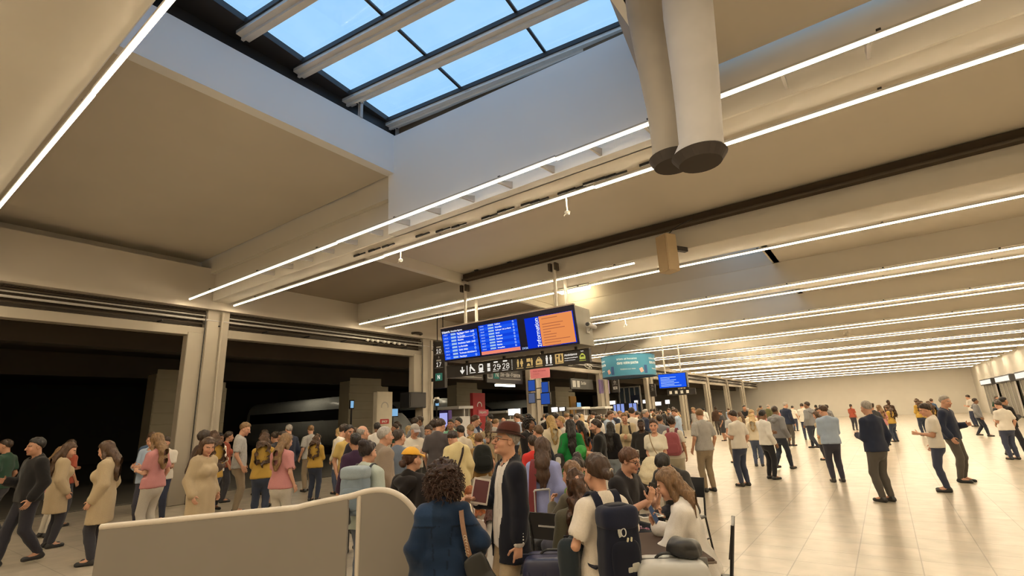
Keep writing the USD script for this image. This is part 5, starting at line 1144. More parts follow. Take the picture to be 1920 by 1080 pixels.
def fedora(t, J, col, band):
    R, h, c = J['RH'], J['hs'], J['headc']; z0 = .050
    tl = rotx(4)
    def mk(prof, n=40, wav=0):
        m = trimesh.creation.revolve(np.array(prof), sections=n); v = np.array(m.vertices); v[:, 1] *= 1.14; r = np.hypot(v[:, 0], v[:, 1]); v[:, 2] += wav * np.clip(r - .10, 0, 1) * (np.abs(v[:, 0]) / np.maximum(r, .01)) ** 2 * 1.0 - .35 * wav * np.clip(r - .10, 0, 1)
        cr = np.clip((v[:, 2] - .06) / .05, 0, 1); v[:, 2] -= cr * .022 * np.exp(-(v[:, 0] / .03) ** 2); v[:, 0] *= 1 - .10 * cr * (v[:, 1] > 0)
        m.vertices = (v @ tl.T + V3(0, -.012, z0)) @ R.T * h + c * 1.0 if False else ((v @ tl.T + V3(0, -.012, z0)) * h) @ R.T + c; return m
    crown = put('hat', mk([(0, .108), (.045, .110), (.068, .102), (.078, .085), (.086, .05), (.091, .0), (.088, -.002), (.0, -.002)]), CLOTH, t, 35, None) if False else None
    cm = mk([(0, .112), (.045, .113), (.070, .104), (.081, .085), (.088, .05), (.093, .002), (.0, .002)]); hat = solid('hat', cm, col, t)
    solid('brim', mk([(.085, .006), (.112, .0), (.134, .004), (.136, .001), (.112, -.005), (.085, .0), (.085, .006)], wav=.5), np.array(col) * .9, hat)
    solid('band', mk([(.0925, .004), (.0955, .004), (.0925, .030), (.0895, .030), (.0925, .004)]), band, hat)
from scipy.interpolate import CubicSpline
# ------------------------------------------------------------------ the people one can tell apart, nearest first
DEN = (.010, .024, .058)
def denim_fn(v, c, J):
    z = (v - J['pel']) @ J['R']; s = J['s']; z = z / s
    seam = (np.abs(z[:, 2] - .375 + .0 * z[:, 0]) < .0055) & (z[:, 1] < .02); c[seam] *= .35
    pale = (z[:, 2] > .385) & (z[:, 0] < -.08) & (z[:, 1] < .05); c[pale] = c[pale] * 1.6
    for x0 in (-.07, .07): m = (np.abs(z[:, 0] - x0 - (z[:, 2] - .2) * .12 * np.sign(x0)) < .0045) & (z[:, 2] < .37) & (z[:, 1] < 0); c[m] *= .45
    m = (np.abs(z[:, 2] + .05) < .005); c[m] *= .5
    g = meshkit.noise(v * 9 + 1)[:, None]; return c * (.75 + .5 * g)
t, J = pp('person with a dark curly mop of hair in a blue denim jacket, seen from behind', 833, 889, 3.95, 0, dict(fem=True, lean=8, build=1.06, twist=-8, armR=dict(t=(.24, .10, -.30), e=(.8, -.6, 0))), hairtop=.055,
    top=dict(name='jacket', c=DEN, off=.030, hem=-.07, sleeve=1.95, amp=.020, fr=(11, 11, 15), fn=denim_fn, collar=True), bottom=dict(c=(.03, .03, .035)), hair=('curly', (.030, .012, .007)), skin='tan', res=.012, hres=.005, seed=11)
sp = [J['up'](.15, .08, .42), J['up'](.155, -.02, .552), J['up'](.17, -.12, .46), J['up'](.20, -.165, .30), J['up'](.25, -.165, .13)]
bt = bag(J, 'black leather shoulder bag hanging from a tan strap over the denim jacket', (.012, .012, .012), J['up'](.33, -.15, .0), (.085, .032, .13), sp, (.20, .10, .05), R=J['R'] @ roty(-24), sw=.032, k=7)
for i in range(7):
    a = J['up'](.202 + .004 * i, -.170, .29 - .022 * i); solid('chain_link', tube([a + .010 * V3(math.cos(u), 0, math.sin(u)) for u in np.linspace(0, 6.28, 10, endpoint=False)], .003, 5, True), (.45, .40, .32), bt, PLAST)
# woman with the navy backpack
t, J = pp('person with brown hair pinned up, white t-shirt, seen from behind under a navy backpack', 1115, 850, 3.7, 28, dict(fem=True, build=1.0, yaw=8, pitch=6, armL=dict(t=(-.20, .17, -.24), e=(-.7, -1, -.3), curl=.6)), hairtop=.02,
    top=dict(c=(.66, .60, .53), off=.022, sleeve=.62, hem=-.13, flare=.01, cuff=.016, amp=.010, scoop=.01), bottom=dict(c=(.02, .018, .017)), hair=('lowbun', (.045, .022, .012)), skin='fair', res=.012, hres=.005, seed=12)
backpack(J, 'large navy backpack with pale webbing and patches worn over a white t-shirt', (.008, .010, .022), (.128, .085, .245), .24, (.010, .012, .028), -.135, 1, (.012, .015, .034))
c = J['headc']; Th = lambda x, y, z: c + J['RH'] @ (V3(x, y, z) * J['hs'])
tag(solid('hair_clip', tube([to_world(t, Th(.03 + .016 * math.cos(a), -.150, .0 + .026 * math.sin(a))) for a in np.linspace(.6, 3.6, 9)], .004, 6), (.65, .58, .48), None, PLAST), 'pale beaded hair clip in the pinned-up brown hair', 'hair clip')
W = J['wri'][0]; F = Field(W + [-.22, -.24, -.72], W + [.24, .24, .12], .014)
fd = V3(*J['hand'][0][0]); mid = W - fd * .06
for i, dx in enumerate((-.07, 0, .07)):
    q = mid + V3(dx * .9, dx * .9, .0); F.cone(q + [0, 0, .035], q + [-.02, -.03 - .01 * i, -.52 + .07 * (i % 2)], .055, .075, .05); F.cone(q + [0, 0, .035], q + [.05, .09, -.34], .05, .05, .05)
F.wrinkle(.022, (15, 15, 5), 5, .06); v, f = F.mesh()
o = thing('folded_jacket', 'dark slate jacket hung over the forearm of the person with the navy backpack', 'jacket', (J['pos'][0], J['pos'][1], 0), J['face']); put('cloth', (v, f), CLOTH, o, True, np.array((.020, .028, .036)))
# man in the hat
HATC = (.085, .028, .022)
def shirt_fn(v, c, J):
    z = (v - J['pel']) @ J['R']; m = (np.mod(z[:, 0] * 60, 1) < .12); c[m] *= .82; return c
def hatman_extra(t, J):
    glasses(t, J, (.12, .05, .03)); fedora(t, J, HATC, (.03, .012, .010))
t, J = pp('person in a brown hat and glasses wearing a navy blazer over a white shirt', 948, 793, 4.35, 107, dict(build=.98, yaw=4, pitch=-9, twist=0, armR=dict(t=(.10, .27, -.12), e=(.8, -1, -.3), f=(-.25, 1, .25), n=(-.6, 0, -.8), curl=.55), armL=dict(t=(-.21, .0, -.43), e=(-.1, -1, 0))), hairtop=.02,
    top=dict(name='shirt', c=(.66, .62, .60), off=.014, hem=-.10, collar=(.66, .62, .60), fn=shirt_fn), layer=[dict(name='blazer', c=(.010, .011, .020), off=.026, open=.105, hem=-.20, sleeve=1.80, sl_off=.004, amp=.008, flare=.006, collar=True)], bottom=dict(c=(.46, .36, .24), off=.014), hair=('cropped', 'grey', 'flat'), skin='fair', shoes=(.08, .04, .02), res=.012, hres=.0046, extra=hatman_extra, seed=13, lips=(.34, .14, .11))
JM = J
for i in range(4):
    q = J['wri'][0] + V3(-.055, .0, .02 + .022 * i); put('cuff_button', trimesh.creation.icosphere(1, .006).apply_translation(q + V3(-.0, -.02, 0)), WHITE, t)
A = np.stack([V3(.25, .95, .2) / np.linalg.norm(V3(.25, .95, .2)), V3(.1, -.22, .97), V3(.95, -.25, -.15)], 1)
Q = np.linalg.qr(A)[0]; Q = Q * np.sign((Q * A).sum(0))
MO = Q.T @ V3(0, 0, 0); o = hand_box(J, 1, (.07, .10, .006), (.55, .50, .46), (.05, .0, .05), 'magazine', 'folded magazine with a dark red cover held by the person in the brown hat', 'magazine', Q)
W = J['wri'][1] + J['hand'][1][0] * .05 + J['hand'][1][1] * .05
mv = V3(.01, -.09, .10); g_ = o.GetChild('case'); pa = UsdGeom.Mesh(g_).GetPointsAttr(); pa.Set(Vt.Vec3fArray.FromNumpy((np.array(pa.Get()) + mv).astype(np.float32))); W = W + mv
q = box(-.055, .055, -.08, .08, .006, .0075); q.vertices = np.array(q.vertices) @ Q.T + W; solid('cover_print', q, (.10, .02, .03), o, PLAST)
q = box(-.058, .058, -.083, .083, -.0075, -.006); q.vertices = np.array(q.vertices) @ Q.T + W; solid('cover_print', q, (.10, .02, .03), o, PLAST)
bag(J, 'pale canvas tote hanging beside the beige trousers of the person in the brown hat', (.58, .48, .44), J['wri'][1] + V3(.02, .06, -.33), (.07, .15, .19), [J['wri'][1] + V3(.02, .0, -.17), J['wri'][1] + V3(.0, .05, .0), J['wri'][1] + V3(.02, .12, -.17)], name='tote_bag', k=3.5, sw=.025)
# woman with the long hair and lilac shirt
t, J = pp('person with very long brown hair in a loose lilac-blue shirt and cream trousers', 1016, 819, 6.2, -6, dict(fem=True, legs='stand', build=.94, pitch=4), 
    top=dict(name='shirt', c=(.30, .33, .60), off=.026, sleeve=1.85, sl_off=.012, hem=-.20, flare=.015, amp=.012, collar=True), bottom=dict(c=(.62, .55, .44), off=.02, wide=.02), hair=('long', (.060, .030, .017)), skin='fair', shoes=(.5, .45, .38), seed=14)
o = thing('scarf', 'dull red scarf hanging over the left shoulder of the lilac shirt', 'scarf', (J['pos'][0], J['pos'][1], 0), J['face']); up = J['up']
solid('cloth', ribbon([up(-.10, .12, .40), up(-.105, .03, .565), up(-.115, -.09, .55), up(-.13, -.15, .42), up(-.14, -.165, .25), up(-.15, -.175, .02), up(-.15, -.175, -.10)], (1, 0, 0), .085, .018), (.20, .045, .05), o)
# yellow cap
def yc(t, J): cap(t, J, (.72, .38, .045))
t, J = pp('person in a yellow cap and dark hooded jacket standing behind the balustrade', 773, 836, 5.6, -42, dict(fem=True, yaw=-20, pitch=-6, build=1.0, twist=10), hairtop=.03,
    top=dict(name='jacket', c=(.016, .013, .013), off=.035, hem=-.12, sleeve=1.9, amp=.010, hood=True, sl_off=.012), bottom=dict(c=(.02, .02, .025)), hair=('lowbun', (.055, .022, .012), 'flat'), skin='fair', res=.013, extra=yc, seed=15)
# grey-blue backpack at the far left
t, J = pp('person with dark tied-up hair in a pale green shirt at the left edge', 691, 824, 6.2, -30, dict(fem=True, yaw=-14, build=1.1), hairtop=.03,
    top=dict(name='shirt', c=(.42, .47, .42), off=.03, sleeve=1.9, sl_off=.012, hem=-.15, amp=.012), bottom=dict(c=(.10, .12, .16)), hair=('topbun', (.020, .010, .009)), skin='fair', res=.013, seed=16)
backpack(J, 'grey-blue backpack with black straps at the left edge', (.22, .28, .34), (.15, .10, .25), .31, (.03, .035, .045), -.14, 0, (.30, .36, .40))
bag(J, 'small black pouch hanging beside the grey-blue backpack', (.015, .015, .015), J['up'](-.02, -.42, .05), (.06, .03, .09), name='pouch')
# grey haired man in the taupe jacket, neighbour in slate shirt
t, J = pp('person with short grey hair in a taupe jacket, in profile facing right', 723, 800, 7.5, -72, dict(build=1.08, armL=dict(t=(-.26, .12, -.38))), hairtop=.01, top=dict(name='shirt', c=(.55, .50, .48), off=.012, collar=True), layer=[dict(name='jacket', c=(.26, .20, .15), off=.035, open=.05, hem=-.18, sl_off=.012, collar=True, amp=.010)], bottom=dict(c=(.06, .05, .05)), hair=('cropped', (.36, .33, .30)), skin='fair', seed=17)
pp('person with dark hair in a slate blue shirt behind the taupe jacket', 749, 805, 8.6, -25, dict(build=1.05, yaw=-25), top=dict(name='shirt', c=(.14, .17, .22), off=.02, sleeve=1.9, hem=-.12, collar=True), bottom=dict(c=(.03, .035, .05)), hair=('short', 'dark'), seed=18)
pp('person with thinning grey hair in a dark navy blazer near the left edge', 681, 798, 9.6, -20, dict(build=1.12, yaw=-40), hairtop=.005, top=dict(name='blazer', c=(.022, .020, .030), off=.03, hem=-.18, collar=(.4, .38, .36)), bottom=dict(c=(.03, .03, .04)), hair=('bald', 'grey'), skin='fair', seed=19)
pp('person with dark hair in a mustard top at the left edge, half cut off', 656, 797, 10.5, -150, dict(build=1.0), top=dict(c=(.50, .36, .12), off=.02, sleeve=.6), bottom=dict(c=(.04, .05, .09)), hair=('short', 'black'), skin='tan', seed=20)
pp('person with black hair in a plum top beside the navy blazer', 666, 812, 8.3, 20, dict(fem=True), top=dict(c=(.045, .022, .050), off=.02), bottom=dict(c=(.03, .03, .03)), hair=('short', 'black'), skin='tan', seed=21)
# beige cardigan, grey tee
t, J = pp('person in a long beige cardigan with a dark cross-body strap, head bowed', 849, 808, 8.9, 22, dict(fem=True, pitch=38, yaw=20, build=.98, lean=6, armL=dict(t=(-.20, .22, -.18))), top=dict(name='cardigan', c=(.60, .50, .27), off=.035, hem=-.42, sleeve=1.85, sl_off=.012, amp=.010, flare=.03), bottom=dict(c=(.40, .36, .28)), hair=('short', (.020, .010, .008)), skin='fair', seed=22)
up = J['up']; strap(J, 'crossbody_strap', 'dark cross-body strap running down the back of the beige cardigan', (.03, .022, .02), [up(.09, .06, .56), up(.085, -.06, .575), up(.06, -.145, .46), up(-.02, -.175, .27), up(-.12, -.18, .08), up(-.19, -.10, -.02)], .035)
t, J = pp('person in a charcoal t-shirt seen from behind, looking down to the right', 826, 786, 10.3, -22, dict(build=1.0, pitch=26, yaw=-25, armR=dict(t=(.16, .26, -.12))), top=dict(c=(.075, .065, .068), off=.024, sleeve=.7, hem=-.12, amp=.008), bottom=dict(c=(.03, .03, .035)), hair=('short', (.040, .022, .014)), skin='fair', seed=23)
pp('person with dark hair in a cream top just right of the beige cardigan', 863, 798, 11.4, 30, dict(pitch=15), top=dict(c=(.62, .55, .45), off=.02), bottom=dict(c=(.03, .03, .04)), hair=('short', 'black'), skin='tan', seed=24)
t, J = pp('person in a grey cap and white shirt looking down at something held in both hands', 778, 794, 11.2, -150, dict(pitch=18, armL=dict(t=(-.10, .28, -.10)), armR=dict(t=(.10, .28, -.10))), hairtop=.03, top=dict(name='shirt', c=(.66, .62, .54), off=.022, sleeve=1.7), bottom=dict(c=(.05, .05, .05)), hair=('short', 'grey', 'flat'), extra=lambda t, J: cap(t, J, (.34, .32, .30)), seed=25)
bag(J, 'cream rounded bag held against the white shirt of the person in the grey cap', (.62, .52, .40), J['up'](.10, .30, .28), (.10, .08, .13), name='shoulder_bag', k=3)
t, J = pp('person with dark hair, grey shirt with a dark strap and long dark skirt', 803, 797, 11.8, 150, dict(pitch=16, fem=True, armL=dict(t=(-.06, .24, -.22)), armR=dict(t=(.06, .25, -.20))), top=dict(name='shirt', c=(.46, .42, .38), off=.02, sleeve=1.85), bottom=dict(kind='skirt', c=(.035, .035, .035), hem=.32, flare=.24), hair=('short', 'dark'), skin='tan', seed=26)
up = J['up']; strap(J, 'bag_strap', 'dark strap across the grey shirt of the person in the long dark skirt', (.02, .02, .02), [up(-.10, -.05, .57), up(-.09, .08, .52), up(0, .15, .32), up(.12, .14, .1)], .03)
pp('person in a mint green top between the white kiosk and the charcoal t-shirt', 845, 786, 14.2, 160, dict(fem=True), top=dict(c=(.22, .50, .36), off=.02, sleeve=.6), bottom=dict(c=(.05, .06, .10)), hair=('short', 'dark'), skin='tan', res=.017, seed=27)
pp('person with dark hair in a dark top beside the mint green top', 859, 783, 15.2, 110, dict(), top=dict(c=(.05, .05, .06), off=.02), bottom=dict(c=(.05, .05, .06)), hair=('short', 'black'), skin='fair', res=.017, seed=28)
def pat_fn(v, c, J): return c * (.55 + .9 * (meshkit.noise(v * 24 + 5) > .5)[:, None])
pp('person in a tan patterned jacket left of the black backpack', 882, 796, 12.4, 40, dict(fem=True, lean=18, pitch=10), top=dict(name='jacket', c=(.42, .30, .13), off=.035, hem=-.14, fn=pat_fn, amp=.012), bottom=dict(c=(.03, .04, .07)), hair=('short', (.30, .20, .10)), seed=29)
t, J = pp('person in pale shorts bending forward under a big black backpack', 897, 812, 9.6, 10, dict(lean=22, build=1.0), top=dict(c=(.30, .18, .07), off=.02, sleeve=.6), bottom=dict(c=(.50, .48, .42), to=.9, off=.03), hair=('short', (.14, .07, .03)), skin='fair', seed=30)
backpack(J, 'big black rounded backpack of the person in pale shorts', (.012, .014, .013), (.17, .13, .24), .26, (.10, .10, .10), -.13, 0, None, 3.2)
# seated on the floor behind the hat man
t, J = pp('person with ginger hair sitting on the floor behind the hat man, seen from behind', 905, 868, 7.2, 5, dict(fem=True, legs='floor', lean=8), hfix=1.65, top=dict(c=(.62, .55, .46), off=.02, sleeve=1.8), bottom=dict(c=(.20, .22, .30)), hair=('wavy', (.26, .075, .02)), seed=31)
t, J = pp('person in a cream top crouching with the back turned beside the ginger hair', 881, 871, 8.4, 25, dict(fem=True, legs='crouch', lean=48, pitch=30), hfix=1.62, top=dict(c=(.60, .53, .38), off=.026, sleeve=1.8), bottom=dict(c=(.10, .11, .14)), hair=('short', (.26, .075, .02)), seed=32)
up = J['up']; strap(J, 'bag_strap', 'thin dark strap on the cream top of the crouching person', (.03, .03, .03), [up(-.06, -.03, .57), up(-.07, -.14, .45), up(-.10, -.175, .25), up(-.15, -.12, .10)], .02)
p = away(883, 930, 6.3)
o = thing('backpack', 'grey-green backpack standing on the floor left of the hat man', 'backpack', (p[0], p[1], 0), 30)
m = rounded((.17, .13, .24), 3.5); v = np.array(m.vertices); v += .012 * (meshkit.noise(v * 12)[:, None] - .5) * np.sign(v); m.vertices = v + V3(0, 0, .245); solid('body', m, (.40, .38, .30), o); solid('front_pocket', rounded((.12, .05, .12), 4).apply_translation((0, -.115, .16)), (.36, .34, .27), o); solid('grab_handle', tube([(x, 0, .48 + .03 * (1 - (x / .05) ** 2)) for x in np.linspace(-.05, .05, 7)], .01, 6), (.05, .05, .05), o)
solid('emblem', tube([(-.03, -.168, .2), (0, -.171, .165), (.035, -.168, .21)], .006, 6), (.62, .60, .52), o)
pp('person in a white t-shirt with dark red hair sitting by the magazine', 927, 868, 6.4, -20, dict(fem=True, legs='floor', lean=12), hfix=1.62, top=dict(c=(.66, .62, .58), off=.02, sleeve=.6), bottom=dict(c=(.06, .06, .08)), hair=('long', (.07, .018, .012)), seed=33)
# green dress, black tee and the people around
t, J = pp('person in a bright green dress with long black hair, seen from behind', 1068, 786, 10.8, 8, dict(fem=True, build=1.0), top=dict(name='dress_top', c=(.015, .20, .045), off=.03, sleeve=1.6, sl_off=.02, amp=.010), bottom=dict(kind='skirt', c=(.015, .20, .045), hem=.42, flare=.27, amp=.016), hair=('verylong', 'black'), skin='tan', seed=34)
bag(J, 'dark shoulder bag with white print at the left hip of the green dress', (.03, .028, .028), J['up'](-.30, -.10, .02), (.11, .05, .14), [J['up'](-.17, .05, .48), J['up'](-.17, -.05, .55), J['up'](-.22, -.11, .40), J['up'](-.28, -.12, .15)])
tag(solid('bag_charm', rounded((.06, .008, .07), 3, 3).apply_translation(to_world(t, J['up'](-.33, -.19, .03))), (.6, .58, .54), None), 'white printed scarf tied to the dark shoulder bag', 'scarf')
t, J = pp('person in a black t-shirt with dark hair and a beard, in profile facing left', 1116, 786, 9.9, 84, dict(build=1.05, armL=dict(t=(-.16, .28, -.12), e=(-.3, -1, -.6)), pitch=6), top=dict(c=(.010, .010, .011), off=.026, sleeve=.75, hem=-.14), bottom=dict(c=(.04, .045, .06)), hair=('short', (.022, .012, .009)), skin='fair', stubble=.6, seed=35)
bag(J, 'bright green carrier bag held up in front of the black t-shirt', (.03, .30, .05), J['wri'][0] + V3(-.02, .06, .02), (.06, .10, .10), name='carrier_bag', k=3)
t, J = pp('person with black hair, black top and pale jeans beside the black t-shirt', 1144, 791, 12.8, -15, dict(fem=True), top=dict(c=(.014, .013, .015), off=.035, hem=-.10), bottom=dict(c=(.32, .37, .42), off=.02), hair=('verylong', 'black'), skin='tan', seed=36)
t, J = pp('person in a beige jacket and grey trousers facing the camera, hands together', 1170, 774, 14.2, 176, dict(build=1.05, pitch=14, armL=dict(t=(-.05, .26, -.16)), armR=dict(t=(.05, .26, -.14))), top=dict(c=(.40, .34, .22), off=.02), layer=[dict(name='jacket', c=(.46, .38, .25), off=.04, open=.05, hem=-.12, sl_off=.012, amp=.012)], bottom=dict(c=(.20, .19, .23), off=.025), hair=('short', 'light'), skin='fair', seed=37)
backpack(J, 'dark backpack worn by the person in the beige jacket', (.05, .045, .04), (.16, .09, .24), .27, (.045, .04, .035), -.16)
t, J = pp('person in a white t-shirt facing the camera with a cream pillow in front', 1224, 786, 10.2, 168, dict(fem=True, build=1.0, yaw=8, armL=dict(t=(-.10, .20, -.30)), armR=dict(t=(.10, .20, -.30))), top=dict(c=(.70, .66, .55), off=.022, sleeve=.62, hem=-.10), bottom=dict(c=(.30, .28, .24)), hair=('pony', (.050, .024, .014)), skin='fair', seed=38)
up = J['up']; strap(J, 'crossbody_strap', 'thin brown strap across the white t-shirt of the person facing the camera', (.26, .18, .10), [up(.10, -.05, .57), up(.09, .08, .53), up(.03, .165, .34), up(-.04, .17, .2), up(-.16, .10, .0)], .014)
bag(J, 'cream pillow-like tote held in front of the white t-shirt', (.70, .62, .44), J['up'](.08, .30, -.12), (.19, .12, .25), name='tote_bag', k=2.8, R=roty(-18), soft=.02)
t, J = pp('person with a dusty pink backpack at the right edge', 1258, 780, 11.5, -8, dict(fem=True), top=dict(c=(.62, .58, .50), off=.02, sleeve=.6), bottom=dict(c=(.40, .36, .28)), hair=('short', 'dark'), skin='tan', seed=39)
backpack(J, 'dusty pink backpack at the right edge of the crowd', (.30, .085, .10), (.16, .11, .23), .27, (.20, .06, .08), -.15)
t, J = pp('person with long blond hair in a cream top left of the green dress', 1031, 779, 11.6, 28, dict(fem=True, pitch=8), top=dict(c=(.68, .60, .46), off=.03, hem=-.16, amp=.01), bottom=dict(c=(.50, .46, .38)), hair=('long', (.42, .28, .11)), skin='fair', seed=40)
t, J = pp('person with cropped black hair in a black jacket and a white lanyard', 993, 783, 10.6, -128, dict(build=1.05, armR=dict(t=(.08, .26, -.15))), hairtop=.008, top=dict(c=(.35, .33, .32), off=.015), layer=[dict(name='jacket', c=(.012, .011, .012), off=.032, open=.03, hem=-.14)], bottom=dict(c=(.02, .02, .02)), hair=('afro', 'black'), skin='brown', seed=41)
up = J['up']; strap(J, 'lanyard', 'white lanyard on the black jacket', (.6, .6, .58), [up(-.07, -.03, .56), up(-.06, .10, .48), up(0, .19, .25), up(.06, .10, .48), up(.07, -.03, .56)], .014)
pp('person in a dark navy jacket right of the lanyard', 1008, 797, 9.7, 40, dict(), top=dict(name='jacket', c=(.018, .022, .034), off=.03), bottom=dict(c=(.02, .02, .03)), hair=('short', (.10, .06, .03)), seed=42)
pp('person in a red top carrying a green bag, behind the long brown hair', 998, 816, 8.4, 10, dict(fem=True), top=dict(c=(.50, .035, .03), off=.02, sleeve=.6), bottom=dict(c=(.05, .16, .12)), hair=('short', 'dark'), seed=43)
pp('person in a burnt orange top right of the green dress', 1086, 789, 12.2, 60, dict(fem=True, pitch=15), top=dict(c=(.40, .13, .05), off=.02), bottom=dict(c=(.05, .05, .05)), hair=('long', 'black'), skin='tan', seed=44)
pp('person in dark clothes with dark skin left of the white t-shirt', 1201, 786, 12, 175, dict(), hairtop=.005, top=dict(c=(.03, .028, .028), off=.02), bottom=dict(c=(.03, .03, .03)), hair=('cropped', 'black'), skin='dark', seed=45)
pp('person in a grey t-shirt seen from behind at the right', 1236, 777, 14, -12, dict(build=1.05), top=dict(c=(.22, .22, .25), off=.022, sleeve=.7), bottom=dict(c=(.04, .04, .06)), hair=('short', 'dark'), seed=46)
pp('person in a pale grey top, blond, facing left near the blond long hair', 1050, 781, 13.2, 100, dict(fem=True), top=dict(c=(.55, .52, .48), off=.02), bottom=dict(c=(.3, .28, .25)), hair=('short', 'blond'), seed=47)

# ---- the group at the table on the right
tp_ = away(1232, 1000, 4.6); r0 = ROT[:, 0] * [1, 1, 0]; r0 /= np.linalg.norm(r0); TF = math.degrees(math.atan2(r0[1], r0[0]))
o = thing('table', 'dark brown cafe table with a tablet on it at the lower right', 'table', (tp_[0] + r0[0] * .12, tp_[1] + r0[1] * .12, 0), TF)
put('table_top', box(-.42, .15, -.5, .40, .70, .74, .012), paint('table_brown', (.050, .028, .020), .6, spec=.25), o)
put('edge_band', box(-.425, .155, -.505, .405, .706, .722), paint('table_edge', (.16, .13, .11), .4), o)
put('column_leg', rod((-.12, 0, .02), (-.12, 0, .70), .035, 14), BLACK, o); put('foot', cat(box(-.40, .14, -.035, .035, 0, .03, .01), box(-.155, -.085, -.28, .28, 0, .03, .01)), BLACK, o)
o = thing('tablet', 'white framed tablet lying on the dark table', 'tablet', tuple(at(1218, 968, 2, .742)), TF + 12)
put('case', box(-.12, .12, -.085, .085, 0, .012, .004), WHITE, o); put('display', box(-.10, .10, -.07, .07, .012, .0132), paint('dark_glass', (.10, .11, .12), .1), o)
o = thing('earphones', 'tangle of pink earphone cord and a charger on the dark table', 'earphones', tuple(at(1203, 992, 2, .742)), 0)
rg = np.random.default_rng(5); q = np.cumsum(rg.normal(size=(26, 3)) * [.03, .03, .0], 0); q = (q - q.mean(0)) * .45; q[:, 2] = .004 + .008 * np.abs(np.sin(np.arange(26))); put('cord', tube(CubicSpline(np.arange(26), q)(np.linspace(0, 25, 90)), .003, 5), paint('cord_pink', (.34, .12, .20), .5), o); put('plug', box(-.05, .0, -.02, .02, 0, .025, .005), paint('cord_plum', (.10, .03, .09), .4), o)
def phone_mat(): return emit('phone_display', (.10, .12, .16), .5)
t, J = pp('person with auburn hair and glasses in a dark t-shirt seated and looking at a phone', 1181, 862, 5.9, -118, dict(legs='sit', lean=10, pitch=10, build=1.08, armR=dict(t=(.12, .33, .02), e=(.5, -.4, -1), f=(-.05, .25, 1), n=(-.5, -1, .2), curl=.6), armL=dict(t=(-.06, .34, -.02), e=(-.6, -.4, -1), f=(.1, .3, 1), n=(.5, -1, .2), curl=.6)), hfix=1.76, hairtop=.015,
    top=dict(c=(.016, .014, .016), off=.024, sleeve=.75, hem=-.05), bottom=dict(c=(.04, .045, .06)), hair=('fringe', (.085, .034, .015)), skin='fair', res=.013, hres=.005, extra=lambda t, J: glasses(t, J, (.015, .01, .01)), seed=51)
hand_box(J, 1, (.038, .078, .004), (.02, .02, .022), (.10, .0, .035), 'phone', 'black phone held up by the person with auburn hair', 'phone', None, phone_mat())
t, J = pp('person with fair hair in a white blouse seated at the right end of the table', 1252, 899, 4.75, 82, dict(fem=True, legs='sit', lean=14, pitch=16, armR=dict(t=(.10, .30, .02), e=(.4, -.4, -1), f=(-.2, .1, 1), n=(-.3, -1, 0), curl=.65), armL=dict(t=(-.10, .36, -.20), e=(-.8, -.5, -.2), f=(.15, 1, -.15), n=(.2, 0, -1), curl=.7)), hfix=1.64, hairtop=.015,
    top=dict(name='blouse', c=(.70, .66, .62), off=.026, sleeve=1.85, sl_off=.016, amp=.012, hem=-.05), bottom=dict(c=(.08, .09, .12)), hair=('long', (.17, .095, .045)), skin='fair', res=.013, hres=.005, seed=52)
hand_box(J, 1, (.036, .075, .004), (.30, .22, .20), (.10, .0, .035), 'phone', 'phone held by the person in the white blouse', 'phone', None, phone_mat())
t, J = pp('person with black hair bowing the head over the table behind the phone user', 1241, 846, 7.0, 150, dict(legs='sit', lean=28, pitch=38, armL=dict(t=(-.10, .26, .08), e=(-.8, -.3, -.6), f=(.5, .1, .9)), armR=dict(t=(.12, .34, -.15), e=(.7, -.5, -.2))), hfix=1.7, top=dict(c=(.035, .032, .030), off=.024, sleeve=.7), bottom=dict(c=(.03, .03, .04)), hair=('fringe', 'black'), skin='fair', seed=53)
o = thing('chair', 'black chair under the person bowing the head at the right', 'chair', (J['pos'][0], J['pos'][1], 0), J['face'])
def chair_parts(o):
    put('seat', box(-.21, .21, -.20, .22, .42, .45, .012), BLACK, o); put('backrest', hull([(x, y, z) for x in (-.20, .20) for y, z in ((-.235, .66), (-.215, .66), (-.285, .90), (-.265, .90))]), BLACK, o)
    for x in (-.19, .19):
        put('leg', rod((x, .20, 0), (x, .17, .43), .013, 8), BLACK, o); put('leg', tube([(x, -.30, 0), (x, -.20, .43), (x, -.275, .90)], .013, 8), BLACK, o); put('stretcher', rod((x, -.26, .17), (x, .19, .17), .009, 8), BLACK, o)
chair_parts(o)
for lab, jj, q in (('black chair under the person with auburn hair', None, (1181, 862, 5.9, -118)), ('black chair under the person in the white blouse', None, (1252, 899, 4.75, 82))):
    nm = [p for p in PLACED if ('auburn hair and' in p[2]) == ('auburn' in lab) and ('white blouse seated' in p[2]) == ('blouse' in lab) and ('auburn' in p[2] or 'blouse seated' in p[2])][0]
    T = away(*q[:3]); face = math.degrees(math.atan2(-T[0], T[1])) + q[3]; o = thing('chair', lab, 'chair', (nm[0], nm[1], 0), face); chair_parts(o)
